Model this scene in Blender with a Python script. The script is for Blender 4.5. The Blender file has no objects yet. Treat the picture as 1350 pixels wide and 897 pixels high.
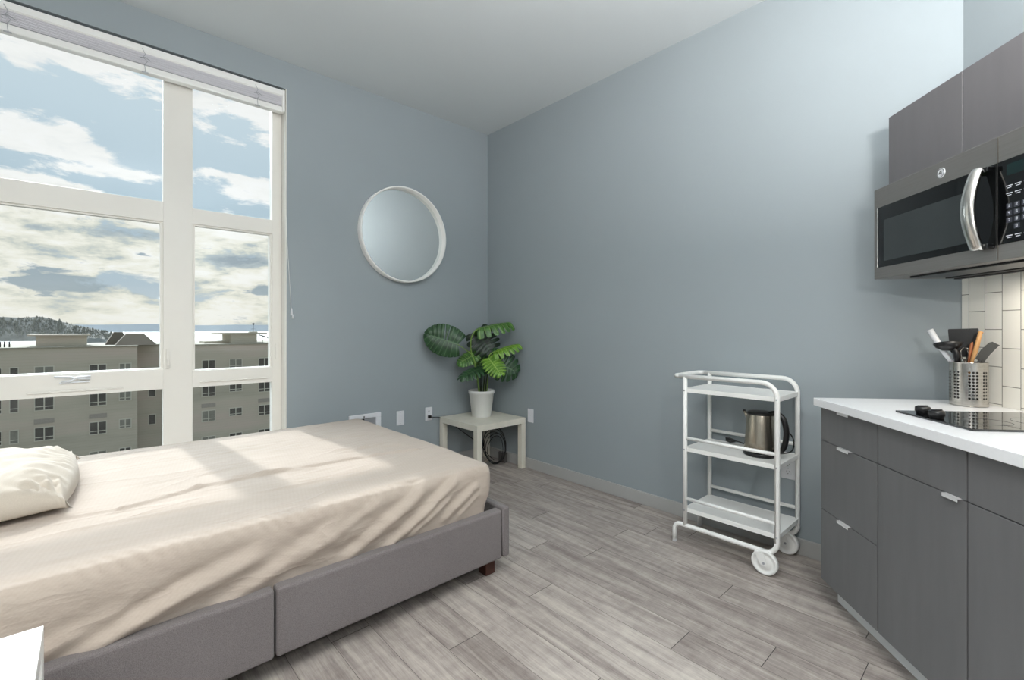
import bpy, bmesh, math, random
from math import sin, cos, pi, radians
from mathutils import Vector, Matrix, noise
random.seed(7)
S = bpy.context.scene
COL = S.collection

# ------------------------------------------------------------------ materials
def s2l(c):
    return tuple(((v/255)/12.92 if v/255 <= .04045 else ((v/255+.055)/1.055)**2.4) for v in c)
class N:
    def __init__(s, name):
        s.m = bpy.data.materials.new(name); s.m.use_nodes = True
        s.t = s.m.node_tree; s.n = s.t.nodes; s.b = s.n['Principled BSDF']; s.out = s.n['Material Output']
    def a(s, typ, **k):
        n = s.n.new(typ)
        for q, v in k.items():
            if hasattr(n, q): setattr(n, q, v)
        return n
    def l(s, o, i): s.t.links.new(o, i)
    def math(s, op, x, y=None, z=None, clamp=False):
        n = s.n.new('ShaderNodeMath'); n.operation = op; n.use_clamp = clamp
        for i, v in enumerate((x, y, z)):
            if v is None: continue
            if hasattr(v, 'is_linked'): s.l(v, n.inputs[i])
            else: n.inputs[i].default_value = v
        return n.outputs[0]
    def noise(s, vec=None, scale=5, detail=3, rough=.55, dist=0):
        n = s.n.new('ShaderNodeTexNoise'); n.inputs['Scale'].default_value = scale
        n.inputs['Detail'].default_value = detail; n.inputs['Roughness'].default_value = rough; n.inputs['Distortion'].default_value = dist
        if vec is not None: s.l(vec, n.inputs['Vector'])
        return n.outputs['Fac']
    def map(s, vec, sc=(1,1,1), loc=(0,0,0), rot=(0,0,0)):
        n = s.n.new('ShaderNodeMapping'); n.inputs['Scale'].default_value = sc; n.inputs['Location'].default_value = loc; n.inputs['Rotation'].default_value = rot
        s.l(vec, n.inputs['Vector']); return n.outputs[0]
    def ramp(s, fac, stops):
        n = s.n.new('ShaderNodeValToRGB'); e = n.color_ramp.elements
        while len(e) < len(stops): e.new(.5)
        for i, (p, c) in enumerate(stops):
            e[i].position = p; e[i].color = (*c, 1)
        s.l(fac, n.inputs[0]); return n.outputs[0]
    def mix(s, f, a, b, mode='MIX'):
        n = s.n.new('ShaderNodeMix'); n.data_type = 'RGBA'; n.blend_type = mode
        for i, v in ((0, f), (6, a), (7, b)):
            if hasattr(v, 'is_linked'): s.l(v, n.inputs[i])
            else: n.inputs[i].default_value = v if i == 0 else (*v, 1)
        return n.outputs[2]
    def bump(s, h, strength=.3, dist=.01):
        n = s.n.new('ShaderNodeBump'); n.inputs['Strength'].default_value = strength; n.inputs['Distance'].default_value = dist
        s.l(h, n.inputs['Height']); s.l(n.outputs[0], s.b.inputs['Normal'])
def mat(name, rgb, rough=.5, metal=0, var=.06, vscale=8, bump=0, bscale=200, coat=0, spec=None, stretch=(1,1,1)):
    w = N(name); c = s2l(rgb)
    tc = w.a('ShaderNodeTexCoord'); v = w.map(tc.outputs['Object'], stretch)
    f = w.noise(v, vscale, 3)
    w.l(w.ramp(f, [(.3, tuple(x*(1-var) for x in c)), (.7, tuple(min(1, x*(1+var)) for x in c))]), w.b.inputs['Base Color'])
    w.b.inputs['Roughness'].default_value = rough; w.b.inputs['Metallic'].default_value = metal
    if coat: w.b.inputs['Coat Weight'].default_value = coat
    if spec is not None: w.b.inputs['Specular IOR Level'].default_value = spec
    if bump: w.bump(w.noise(v, bscale, 2), bump, .002)
    return w.m
M = {}
M['paint'] = mat('wall_paint', (152,161,165), .55, var=.015, vscale=2, bump=.08, bscale=260)
M['ceilpaint'] = mat('ceiling_paint', (200,206,208), .7, var=.01, vscale=1, bump=.05)
M['base'] = mat('baseboard_paint', (172,172,170), .45, var=.02)
M['frame'] = mat('window_vinyl', (236,233,226), .4, var=.015, vscale=3)
M['white'] = mat('white_metal', (240,240,237), .35, var=.02)
M['plate'] = mat('white_plastic', (226,228,232), .35, var=.01)
M['dark'] = mat('black_plastic', (18,18,19), .35, var=.1)
M['slot'] = mat('socket_dark', (40,40,42), .6)
M['slats'] = mat('slat_stack', (226,225,230), .5, var=.04, vscale=40, stretch=(1,.05,6))
M['lack'] = mat('birch_foil', (222,218,204), .45, var=.05, vscale=14, stretch=(1,1,.12))
M['lackw'] = mat('white_foil', (240,240,236), .35, var=.01)
M['pot'] = mat('pot_white', (228,228,224), .35, var=.02)
M['soil'] = mat('soil', (48,38,30), .95, var=.4, vscale=60, bump=.6, bscale=120)
M['stemp'] = mat('stem_pale', (128,160,78), .5, var=.2, vscale=20)
M['stemd'] = mat('stem_dark', (34,46,26), .5, var=.2, vscale=20)
M['steel'] = mat('brushed_steel', (196,192,186), .24, 1, var=.1, vscale=30, stretch=(1,1,12))
M['steelv'] = mat('kettle_steel', (190,180,164), .27, 1, var=.08, vscale=60, stretch=(2,2,.1))
M['alu'] = mat('satin_aluminium', (228,228,228), .4, .25, var=.02)
M['chrome'] = mat('chrome', (215,212,206), .24, 1, var=.03)
M['mwsteel'] = mat('microwave_steel', (138,135,132), .4, .6, var=.05, vscale=40, stretch=(.2,1,8))
M['glassblack'] = mat('black_glass', (12,13,14), .06, var=.02, coat=.3)
M['mwwin'] = mat('microwave_window', (58,63,64), .22, var=.05)
M['cooktop'] = mat('cooktop_glass', (20,21,23), .05, var=.02, coat=.5)
M['cab'] = mat('cabinet_grey', (106,106,107), .48, var=.05, vscale=25, stretch=(1,1,.15))
M['cabup'] = mat('cabinet_grey_upper', (106,104,106), .48, var=.04, vscale=25, stretch=(1,1,.15))
M['quartz'] = mat('white_quartz', (240,241,243), .22, var=.015, vscale=90)
M['kick'] = mat('toe_kick', (214,214,212), .5, var=.02)
M['upholst'] = None
M['brownleg'] = mat('brown_leg', (70,38,28), .4, var=.1)
M['wood'] = mat('beech', (196,150,98), .5, var=.15, vscale=30, stretch=(1,1,.2))
M['wood2'] = mat('brown_wood', (160,98,62), .5, var=.15, vscale=30)
M['grill'] = mat('grille_grey', (176,178,182), .4, .3, var=.03)
M['siding_dk'] = mat('turret_roof', (98,88,74), .9, var=.15, vscale=6, stretch=(1,1,5))
M['bwin'] = mat('far_window_glass', (66,64,60), .25, var=.35, vscale=.9)
M['bwin2'] = mat('far_window_blind', (124,122,112), .5, var=.15, vscale=2)
M['bframe'] = mat('far_window_frame', (192,188,174), .6, var=.03)
M['btrim'] = mat('far_trim', (150,143,134), .8, var=.06)
M['broof'] = mat('far_roof', (146,141,126), .9, var=.08)
M['ground'] = mat('asphalt', (96,96,92), .9, var=.1)
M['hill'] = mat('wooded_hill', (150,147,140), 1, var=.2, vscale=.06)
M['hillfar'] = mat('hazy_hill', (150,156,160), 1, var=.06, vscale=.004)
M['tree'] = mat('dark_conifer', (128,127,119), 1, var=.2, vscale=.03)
M['house'] = mat('tiny_house', (176,174,168), .9, var=.1)
M['exterior'] = mat('outer_wall', (150,148,140), .8, var=.05)

def m_siding():
    w = N('lap_siding'); tc = w.a('ShaderNodeTexCoord'); o = tc.outputs['Object']
    sx = w.a('ShaderNodeSeparateXYZ'); w.l(o, sx.inputs[0])
    f = w.math('FRACT', w.math('MULTIPLY', sx.outputs['Z'], 3.2))
    n = w.noise(w.map(o, (1,.12,.9)), .5, 4)
    c = w.ramp(n, [(.35, s2l((168,162,146))), (.5, s2l((180,172,156))), (.65, s2l((188,174,161)))])
    d = w.ramp(f, [(0, (.86,.86,.86)), (.12, (1,1,1))])
    w.l(w.mix(1, c, d, 'MULTIPLY'), w.b.inputs['Base Color']); w.b.inputs['Roughness'].default_value = .85
    return w.m
M['siding'] = m_siding()

def m_fabric(name, c1, c2, scale, rough=.95, weave=True, bstr=.5):
    w = N(name); tc = w.a('ShaderNodeTexCoord'); o = tc.outputs['Object']
    n = w.noise(w.map(o, (1,1,1)), scale, 2, .7)
    n2 = w.noise(o, 3, 2)
    c = w.ramp(n, [(.3, s2l(c1)), (.7, s2l(c2))])
    w.l(w.mix(.12, c, w.ramp(n2, [(.3, s2l(c1)), (.7, s2l(c2))])), w.b.inputs['Base Color'])
    w.b.inputs['Roughness'].default_value = rough; w.b.inputs['Sheen Weight'].default_value = .15
    w.b.inputs['Specular IOR Level'].default_value = .2
    w.bump(n, bstr, .002)
    return w.m
M['upholst'] = m_fabric('grey_upholstery', (96,90,90), (132,126,125), 420)
def m_sheet():
    w = N('cream_cotton'); tc = w.a('ShaderNodeTexCoord'); o = tc.outputs['Object']
    wv = w.a('ShaderNodeTexWave'); wv.bands_direction = 'Y'; wv.inputs['Scale'].default_value = 34; wv.inputs['Distortion'].default_value = 1.2
    w.l(w.map(o, (1,1,1), rot=(.9,0,.12)), wv.inputs['Vector'])
    n = w.noise(o, 2.5, 3)
    c = w.ramp(n, [(.3, s2l((175,163,151))), (.7, s2l((183,170,158)))])
    w.l(w.mix(w.math('MULTIPLY', wv.outputs['Fac'], .07), c, s2l((150,136,124))), w.b.inputs['Base Color'])
    w.b.inputs['Roughness'].default_value = .9; w.b.inputs['Specular IOR Level'].default_value = .15
    w.b.inputs['Sheen Weight'].default_value = .1
    def ridged(vec, sc):
        q = w.math('ABSOLUTE', w.math('SUBTRACT', w.noise(vec, sc, 3, .55, .4), .5))
        return w.math('POWER', w.math('SUBTRACT', 1, w.math('MULTIPLY', q, 5), clamp=True), 3)
    h = w.math('ADD', w.math('MULTIPLY', ridged(w.map(o, (1,.28,.8), rot=(0,0,-.12)), 5), .35), w.math('MULTIPLY', w.noise(w.map(o, (1,.35,1)), 18, 4), .5))
    h = w.math('ADD', h, w.math('MULTIPLY', wv.outputs['Fac'], .012))
    w.bump(h, .45, .025)
    return w.m
M['sheet'] = m_sheet()
M['pillow'] = m_fabric('pillow_cotton', (184,174,160), (192,182,169), 300, bstr=.15)

def m_floor():
    w = N('grey_vinyl_plank'); tc = w.a('ShaderNodeTexCoord'); o = tc.outputs['Object']
    at = w.a('ShaderNodeAttribute'); at.attribute_name = 'tone'
    sp = w.a('ShaderNodeSeparateColor'); w.l(at.outputs['Color'], sp.inputs[0])
    off = w.a('ShaderNodeCombineXYZ')
    w.l(w.math('MULTIPLY', sp.outputs[1], 40), off.inputs[0]); w.l(w.math('MULTIPLY', sp.outputs[2], 40), off.inputs[1])
    va = w.a('ShaderNodeVectorMath'); va.operation = 'ADD'; w.l(o, va.inputs[0]); w.l(off.outputs[0], va.inputs[1])
    v = va.outputs[0]
    g1 = w.noise(w.map(v, (1.1, 10, 1)), 2.2, 6, .62, .6)
    g2 = w.noise(w.map(v, (3, 90, 1)), 2.0, 5, .7)
    g3 = w.noise(w.map(v, (14, 5, 1)), 2.0, 3, .6)
    f = w.math('ADD', w.math('MULTIPLY', g1, .55), w.math('MULTIPLY', g2, .33))
    f = w.math('ADD', f, w.math('MULTIPLY', g3, .16))
    f = w.math('ADD', f, w.math('MULTIPLY', w.math('SUBTRACT', sp.outputs[0], .5), .11))
    c = w.ramp(f, [(.36, s2l((124,114,110))), (.47, s2l((150,141,135))), (.56, s2l((172,163,156))), (.68, s2l((194,187,177)))])
    w.l(c, w.b.inputs['Base Color']); w.b.inputs['Roughness'].default_value = .42
    w.b.inputs['Specular IOR Level'].default_value = .35
    w.bump(g2, .12, .002)
    return w.m
M['floor'] = m_floor()
M['floordark'] = mat('plank_gap', (62,58,56), .9)

def m_tile():
    w = N('white_tile'); tc = w.a('ShaderNodeTexCoord'); o = tc.outputs['Object']
    sx = w.a('ShaderNodeSeparateXYZ'); w.l(o, sx.inputs[0])
    cb = w.a('ShaderNodeCombineXYZ')
    w.l(w.math('ADD', sx.outputs['Z'], 10*.154-.937), cb.inputs[0])   # along the tile
    w.l(w.math('ADD', w.math('MULTIPLY', sx.outputs['X'], -1), 20*.077-.038), cb.inputs[1])
    b = w.a('ShaderNodeTexBrick'); b.offset = .5; b.offset_frequency = 2; b.squash = 1
    b.inputs['Scale'].default_value = 1; b.inputs['Brick Width'].default_value = .154; b.inputs['Row Height'].default_value = .077
    b.inputs['Mortar Size'].default_value = .0015; b.inputs['Mortar Smooth'].default_value = .1
    b.inputs['Color1'].default_value = (*s2l((246,243,235)), 1); b.inputs['Color2'].default_value = (*s2l((240,237,228)), 1)
    b.inputs['Mortar'].default_value = (*s2l((128,124,114)), 1)
    w.l(cb.outputs[0], b.inputs['Vector']); w.l(b.outputs['Color'], w.b.inputs['Base Color'])
    w.b.inputs['Roughness'].default_value = .16
    w.bump(w.math('SUBTRACT', 1, b.outputs['Fac']), .5, .002)
    return w.m
M['tile'] = m_tile()

def m_glass():
    w = N('window_glass'); w.n.remove(w.b)
    tr = w.a('ShaderNodeBsdfTransparent'); gl = w.a('ShaderNodeBsdfGlossy'); gl.inputs['Roughness'].default_value = .02
    tr.inputs[0].default_value = (.97,.985,.985,1); gl.inputs[0].default_value = (.9,.95,1,1)
    tc = w.a('ShaderNodeTexCoord'); n = w.noise(tc.outputs['Object'], 3, 2)
    mx = w.a('ShaderNodeMixShader'); w.l(w.math('MULTIPLY', n, .018), mx.inputs[0])
    w.l(tr.outputs[0], mx.inputs[1]); w.l(gl.outputs[0], mx.inputs[2]); w.l(mx.outputs[0], w.out.inputs[0])
    return w.m
M['glass'] = m_glass()
def m_mirror():
    w = N('mirror_silver'); w.b.inputs['Metallic'].default_value = 1; w.b.inputs['Roughness'].default_value = .03
    tc = w.a('ShaderNodeTexCoord')
    w.l(w.ramp(w.noise(tc.outputs['Object'], 2, 1), [(.3, (.80,.83,.82)), (.7, (.83,.86,.85))]), w.b.inputs['Base Color'])
    return w.m
M['mirror'] = m_mirror()
def m_leaf(name, dk, lt, vein):
    w = N(name); uv = w.a('ShaderNodeUVMap'); sx = w.a('ShaderNodeSeparateXYZ'); w.l(uv.outputs[0], sx.inputs[0])
    u, v = sx.outputs['X'], sx.outputs['Y']
    k = w.math('FRACT', w.math('MULTIPLY', u, 8)); d = w.math('ABSOLUTE', w.math('SUBTRACT', k, .5))
    rib = w.math('LESS_THAN', d, .07); mid = w.math('LESS_THAN', v, .05)
    tc = w.a('ShaderNodeTexCoord')
    c = w.ramp(w.noise(tc.outputs['Object'], 22, 3), [(.3, s2l(dk)), (.7, s2l(lt))])
    c = w.mix(w.math('MULTIPLY', w.math('MAXIMUM', rib, mid), .55), c, s2l(vein))
    w.l(c, w.b.inputs['Base Color']); w.b.inputs['Roughness'].default_value = .38
    w.b.inputs['Subsurface Weight'].default_value = 0
    w.bump(d, .3, .01)
    return w.m
M['leafd'] = m_leaf('leaf_dark', (24,54,30), (42,80,44), (90,124,84))
M['leafm'] = m_leaf('leaf_mid', (46,88,34), (78,124,48), (150,176,104))
M['leafl'] = m_leaf('leaf_bright', (70,120,30), (112,156,46), (176,200,110))
M['leafk'] = m_leaf('leaf_deep', (12,30,18), (24,50,28), (46,78,46))
def m_sea():
    w = N('sea_water'); tc = w.a('ShaderNodeTexCoord')
    n = w.noise(w.map(tc.outputs['Object'], (1,.3,1)), .02, 4)
    w.l(w.ramp(n, [(.3, s2l((224,222,212))), (.7, s2l((244,243,236)))]), w.b.inputs['Base Color'])
    w.b.inputs['Roughness'].default_value = .25; w.b.inputs['Metallic'].default_value = .0
    w.bump(n, .1, 1)
    return w.m
M['sea'] = m_sea()

# ------------------------------------------------------------------ frames and builders
KV = Vector((-.6656, .7463)); NV = Vector((-.7463, -.6656)); CC = Vector((3.368, 0.))
KROT = math.atan2(KV.y, KV.x)
class MB:
    """collects shapes; K=True reads (a, b, z): along the kitchen run, out of its wall, up"""
    def __init__(s, off=(0,0,0), K=False):
        s.bm = bmesh.new(); s.off = Vector(off); s.K = K
    def p(s, q):
        x = q[0]-s.off[0]
        return Vector((-x if s.K else x, q[1]-s.off[1], q[2]-s.off[2]))
    def box(s, a, b, bev=0, seg=2):
        a, b = s.p(a), s.p(b)
        lo = Vector(map(min, a, b)); hi = Vector(map(max, a, b))
        r = bmesh.ops.create_cube(s.bm, size=1)
        for v in r['verts']:
            v.co = Vector([(lo[i]+hi[i])/2 + v.co[i]*(hi[i]-lo[i]) for i in range(3)])
        if bev:
            es = {e for v in r['verts'] for e in v.link_edges}
            bmesh.ops.bevel(s.bm, geom=list(es), offset=bev, segments=seg, affect='EDGES', profile=.5)
        return s
    def lathe(s, prof, c, axis=(0,0,1), n=32, caps=True):
        """prof: list of (radius, height) from c along axis"""
        c = s.p(c); ax = Vector(axis)
        if s.K: ax.x = -ax.x
        q = ax.to_track_quat('Z', 'Y').to_matrix()
        rings = []
        for r, h in prof:
            if r < 1e-6: rings.append([s.bm.verts.new(c + q @ Vector((0,0,h)))])
            else: rings.append([s.bm.verts.new(c + q @ Vector((r*cos(2*pi*i/n), r*sin(2*pi*i/n), h))) for i in range(n)])
        for A, B in zip(rings, rings[1:]):
            for i in range(n):
                a0, a1 = A[i % len(A)], A[(i+1) % len(A)]; b0, b1 = B[i % len(B)], B[(i+1) % len(B)]
                vs = []
                for v in (a0, a1, b1, b0):
                    if v not in vs: vs.append(v)
                if len(vs) > 2:
                    f = s.bm.faces.new(vs); f.smooth = True
        if caps:
            for R in (rings[0], rings[-1]):
                if len(R) > 2: s.bm.faces.new(R)
        return s
    def tube(s, pts, r, n=10, closed=False, sq=False, flat=None):
        P = [s.p(q) for q in pts]; m = len(P)
        rr = r if isinstance(r, (list, tuple)) else [r]*m
        if sq: n = 4
        prev = None; rings = []
        for i in range(m):
            if closed: t = (P[(i+1) % m]-P[i-1]).normalized()
            else: t = (P[min(i+1, m-1)]-P[max(i-1, 0)]).normalized()
            if prev is None:
                up = Vector((0,0,1)) if abs(t.z) < .9 else Vector((0,1,0))
                u = (up - t*up.dot(t)).normalized()
            else:
                u = (prev - t*prev.dot(t))
                u = u.normalized() if u.length > 1e-6 else prev
            prev = u; w = t.cross(u)
            ring = []
            k = 1.0
            if 0 < i < m-1 or closed:
                d1 = (P[i]-P[i-1]).normalized(); d2 = (P[(i+1) % m]-P[i]).normalized()
                ca = max(.5, math.sqrt(max(0, (1+d1.dot(d2))/2))); k = 1/ca if sq else 1
            for j in range(n):
                an = 2*pi*j/n + (pi/4 if sq else 0)
                R = rr[i]*(math.sqrt(2) if sq else 1)
                fa = flat if flat else 1
                ring.append(s.bm.verts.new(P[i] + u*cos(an)*R + w*sin(an)*R*fa))
            rings.append(ring)
        for i in range(m if closed else m-1):
            A, B = rings[i], rings[(i+1) % m]
            for j in range(n):
                f = s.bm.faces.new((A[j], A[(j+1) % n], B[(j+1) % n], B[j])); f.smooth = not sq
        if not closed:
            s.bm.faces.new(rings[0]); s.bm.faces.new(rings[-1])
        return s
    def prism(s, poly, lo, hi, axis=2):
        """poly in the two other axes, extruded along axis"""
        def mk(u, v, h):
            q = [0,0,0]; o = [i for i in range(3) if i != axis]; q[o[0]] = u; q[o[1]] = v; q[axis] = h
            return s.bm.verts.new(s.p(q))
        A = [mk(u, v, lo) for u, v in poly]; B = [mk(u, v, hi) for u, v in poly]; n = len(poly)
        s.bm.faces.new(A); s.bm.faces.new(B)
        for i in range(n): s.bm.faces.new((A[i], A[(i+1) % n], B[(i+1) % n], B[i]))
        return s
    def build(s, name, m, parent=None, smooth=None, recalc=True, bevmod=0):
        if recalc: bmesh.ops.recalc_face_normals(s.bm, faces=s.bm.faces[:])
        me = bpy.data.meshes.new(name); s.bm.to_mesh(me); s.bm.free()
        ms = m if isinstance(m, list) else [m]
        for x in ms: me.materials.append(x)
        o = bpy.data.objects.new(name, me); COL.objects.link(o)
        if parent is not None: o.parent = parent
        if smooth is not None:
            for p in me.polygons: p.use_smooth = smooth
        if bevmod:
            b = o.modifiers.new('bevel', 'BEVEL'); b.width = bevmod; b.segments = 2; b.limit_method = 'ANGLE'
        return o
def tag(o, label=None, cat=None, group=None, kind=None):
    if label: o['label'] = label
    if cat: o['category'] = cat
    if group: o['group'] = group
    if kind: o['kind'] = kind
    return o
def empty(name, loc, rz=0, **k):
    o = bpy.data.objects.new(name, None); COL.objects.link(o); o.location = loc; o.rotation_euler = (0,0,rz)
    o.empty_display_size = .05
    return tag(o, **k)
def kloc(a, b, z):
    q = CC - KV*a + NV*b
    return (q.x, q.y, z)
def kthing(name, base, **k):
    return empty(name, kloc(*base), KROT, **k)
def copy_tree(o, parent=None):
    c = o.copy(); COL.objects.link(c); c.parent = parent
    for ch in [x for x in bpy.data.objects if x.parent == o]: copy_tree(ch, c)
    return c

H = 3.16
# ------------------------------------------------------------------ SETTING
# window wall: opening y -4.05..-1.865, z .30..2.965
WY0, WY1, WZ0, WZ1 = -4.05, -1.865, .30, 2.965
b = MB()
b.box((-.2, WY1, 0), (0, 0.0, H)).box((-.2, -6.2, 0), (0, WY0, H)).box((-.2, WY0, 0), (0, WY1, WZ0)).box((-.2, WY0, WZ1), (0, WY1, H))
tag(b.build('wall_left', M['paint']), kind='structure')
b = MB(); b.box((-.2, 0, 0), (3.62, .15, H)); tag(b.build('wall_back', M['paint']), kind='structure')
root = kthing('wall_right', (0,0,0), kind='structure')
b = MB(K=True); b.box((-.02, -.15, 0), (3.6, 0, H)); b.build('wall_surface', M['paint'], root)
b = MB(K=True); b.box((.002, 0, .9), (3.4, .008, 1.9)); tag(b.build('tile_backsplash', M['tile'], root), label='white vertical subway tile backsplash')
e1 = kloc(3.6, 0, 0)
b = MB(); b.box((e1[0], -6.2, 0), (e1[0]+.15, e1[1]+.05, H)); tag(b.build('wall_front', M['paint']), kind='structure')
b = MB(); b.box((-.2, -6.35, 0), (e1[0]+.15, -6.2, H)); tag(b.build('wall_rear', M['paint']), kind='structure')
b = MB(); b.box((-.2, -6.35, H), (e1[0]+.15, .15, H+.15)); tag(b.build('ceiling', M['ceilpaint']), kind='structure')

# floor: laid planks, one mesh
def floor():
    bm = bmesh.new(); lay = bm.loops.layers.color.new('tone')
    rnd = random.Random(11)
    known = {0: 2.895, -1: 2.622, 1: 3.157, 2: 2.60, -5: 2.045, -6: 2.52, 3: 1.9, -3: 1.72, -2: 2.0}
    W = .16; Lp = 1.22
    g = .0007
    for n in range(-34, 7):
        y0 = -1.071 + W*n; y1 = y0 + W
        if y0 > .05: continue
        x = known.get(n, rnd.uniform(0, Lp)); x -= Lp*math.ceil((x+.2)/Lp)
        while x < e1[0]:
            x0, x1 = max(x, -.05), min(x+Lp, e1[0]+.1)
            c = (rnd.random(), rnd.random(), rnd.random(), 1)
            vs = [bm.verts.new(q) for q in ((x0+.0013, y0+g, 0), (x1-.0013, y0+g, 0), (x1-.0013, y1-g, 0), (x0+.0013, y1-g, 0))]
            f = bm.faces.new(vs); f.material_index = 0
            for l in f.loops: l[lay] = c
            x += Lp
    r = bmesh.ops.create_cube(bm, size=1)
    for v in r['verts']:
        v.co = Vector((-.2 + (v.co.x+.5)*(e1[0]+.35), -6.35+(v.co.y+.5)*6.5, -.101+(v.co.z+.5)*.1))
    for f in bm.faces:
        if any(v in r['verts'] for v in f.verts): f.material_index = 1
    me = bpy.data.meshes.new('floor'); bm.to_mesh(me); bm.free()
    me.materials.append(M['floor']); me.materials.append(M['floordark'])
    o = bpy.data.objects.new('floor', me); COL.objects.link(o); tag(o, kind='structure')
floor()
BH = .09
b = MB(); b.box((0, -6.2, 0), (.014, -.0, BH), bev=.003); tag(b.build('baseboard_left', M['base']), kind='structure')
b = MB(); b.box((.014, -.014, 0), (3.36, 0, BH), bev=.003); tag(b.build('baseboard_back', M['base']), kind='structure')

# window
win = empty('window_1', (-.1, -2.9, WZ0), kind='structure')
O = (-.1, -2.9, WZ0)
def wb(): return MB(O)
b = wb()
XF, XB = -.10, -.165
b.box((XB, -1.93, WZ0), (XF, -1.870, WZ1-.005)); b.box((XB, WY0+.002, WZ0), (XF, WY0+.07, WZ1-.005))
b.box((XB, WY0+.07, WZ0), (XF, -1.93, WZ0+.06)); b.box((XB, WY0+.07, WZ1-.10), (XF, -1.93, WZ1-.005))
b.build('outer_frame', M['frame'], win)
b = wb(); b.box((XB, -2.562, WZ0+.06), (XF, -2.408, WZ1-.10), bev=.002); b.build('mullion', M['frame'], win)
for y0, y1, z0, z1 in ((-3.98, -2.562, 1.923, 2.05), (-2.408, -1.93, 1.934, 2.034), (-3.98, -2.562, .866, .993), (-2.408, -1.93, .862, .970)):
    b = wb(); b.box((XB, y0, z0), (XF, y1, z1), bev=.002); b.build('rail', M['frame'], win)
# operable sashes sit a few mm proud inside the frame
for y0, y1, z0, z1 in ((-3.98, -2.562, .993, 1.923), (-2.408, -1.93, .970, 1.934)):
    b = wb(); t = .014
    for q in ((y0, y0+t, z0, z1), (y1-t, y1, z0, z1), (y0+t, y1-t, z0, z0+.006), (y0+t, y1-t, z1-.010, z1)):
        b.box((XB+.01, q[0], q[2]), (XF-.012, q[1], q[3]))
    b.build('sash', M['frame'], win)
for y0, y1 in ((-3.98, -2.562), (-2.408, -1.93)):
    for z0, z1 in ((WZ0+.06, .866), (.993 if y0 < -3 else .970, 1.923 if y0 < -3 else 1.934), (2.05 if y0 < -3 else 2.034, WZ1-.10)):
        b = wb(); b.box((-.138, y0-.003, z0-.003), (-.134, y1+.003, z1+.003)); b.build('pane', M['glass'], win)
b = wb()   # sash operator bars
b.box((XF, -3.157, .888), (XF+.014, -2.753, .898), bev=.002); b.box((XF, -3.157, .866), (XF+.006, -2.753, .886))
b.build('sill_bar', M['frame'], win)
b = wb(); b.box((XF, -2.368, .892), (XF+.012, -1.962, .899), bev=.002); b.build('sill_bar', M['frame'], win)
b = wb(); b.box((XF, -2.548, .995), (XF+.012, -2.530, 1.12), bev=.003); b.box((XF+.012, -2.545, 1.01), (XF+.026, -2.533, 1.055), bev=.003); b.build('latch', M['frame'], win)
b = wb(); b.box((XF, -1.910, 1.03), (XF+.010, -1.896, 1.14), bev=.003); b.build('latch', M['frame'], win)
b = wb()   # crossed casement operator lever
b.tube([(XF+.016, -3.05, .978), (XF+.02, -2.99, .976), (XF+.022, -2.95, .962), (XF+.018, -2.90, .958)], .004, 8)
b.tube([(XF+.012, -3.02, .946), (XF+.026, -2.985, .952), (XF+.024, -2.955, .970), (XF+.02, -2.90, .972)], .006, 8)
b.box((XF, -3.03, .938), (XF+.014, -2.905, .945), bev=.002)
b.build('crank_lever', M['plate'], win)
b = wb(); b.box((-.1, WY1-.004, WZ0), (.004, WY1+.001, WZ1), bev=.001); b.build('corner_bead', M['frame'], win)
b = wb(); b.box((-.1, WY0, WZ0-.02), (.012, WY1, WZ0+.002), bev=.003); b.build('sill', M['frame'], win)

# ------------------------------------------------------------------ BLIND
bl = empty('window_blind', (-.04, -2.9, 2.79), label='white horizontal blind pulled fully up across the window top', cat='blind')
OB = (-.04, -2.9, 2.79)
b = MB(OB); b.box((-.062, WY0+.01, 2.907), (-.008, -1.882, 2.948), bev=.004); b.box((-.008, WY0+.01, 2.912), (-.003, -1.884, 2.950), bev=.002); b.build('head_rail', M['white'], bl)
b = MB(OB)
for i in range(14):
    z = 2.842 + i*.0048; b.box((-.060+.001*(i % 2), WY0+.015, z), (-.014+.0012*(i % 3), -1.888, z+.0030))
b.build('slat_stack', M['slats'], bl)
b = MB(OB); b.box((-.063, WY0+.013, 2.797), (-.010, -1.886, 2.838), bev=.007, seg=3); b.build('bottom_rail', M['white'], bl)
for y in (-3.78, -3.22, -2.66, -2.05):
    b = MB(OB); pts = [(-.002, y-.012, 2.93), (-.004, y+.004, 2.90), (.0, y-.008, 2.875), (-.003, y+.014, 2.86), (-.002, y, 2.835), (-.004, y+.004, 2.79)]
    b.tube(pts, .0016, 6); b.tube([(-.003, y-.02, 2.872), (.002, y+.004, 2.878), (-.003, y+.03, 2.866)], .0018, 6)
    b.box((-.006, y-.014, 2.787), (-.001, y+.018, 2.795), bev=.002); b.build('ladder_cord', M['grill'], bl)
b = MB(OB); b.box((-.066, -1.890, 2.80), (-.002, -1.872, 2.955), bev=.003); b.build('end_bracket', M['white'], bl)
b = MB(OB); pts = [(-.004, -1.876, 2.80), (-.002, -1.872, 2.4), (.004, -1.862, 1.9), (.006, -1.845, 1.6), (.008, -1.834, 1.39)]
b.tube(pts, .0016, 6); pc = b.build('pull_cord', M['white'], bl)
b = MB(OB); b.lathe([(.001, .03), (.005, .026), (.007, .0), (.008, -.02), (.002, -.024)], (.010, -1.832, 1.365), n=12); b.lathe([(.001, .02), (.004, .018), (.006, -.01), (.001, -.012)], (.010, -1.824, 1.330), n=12)
b.build('cord_tassel', M['plate'], pc)

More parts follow.
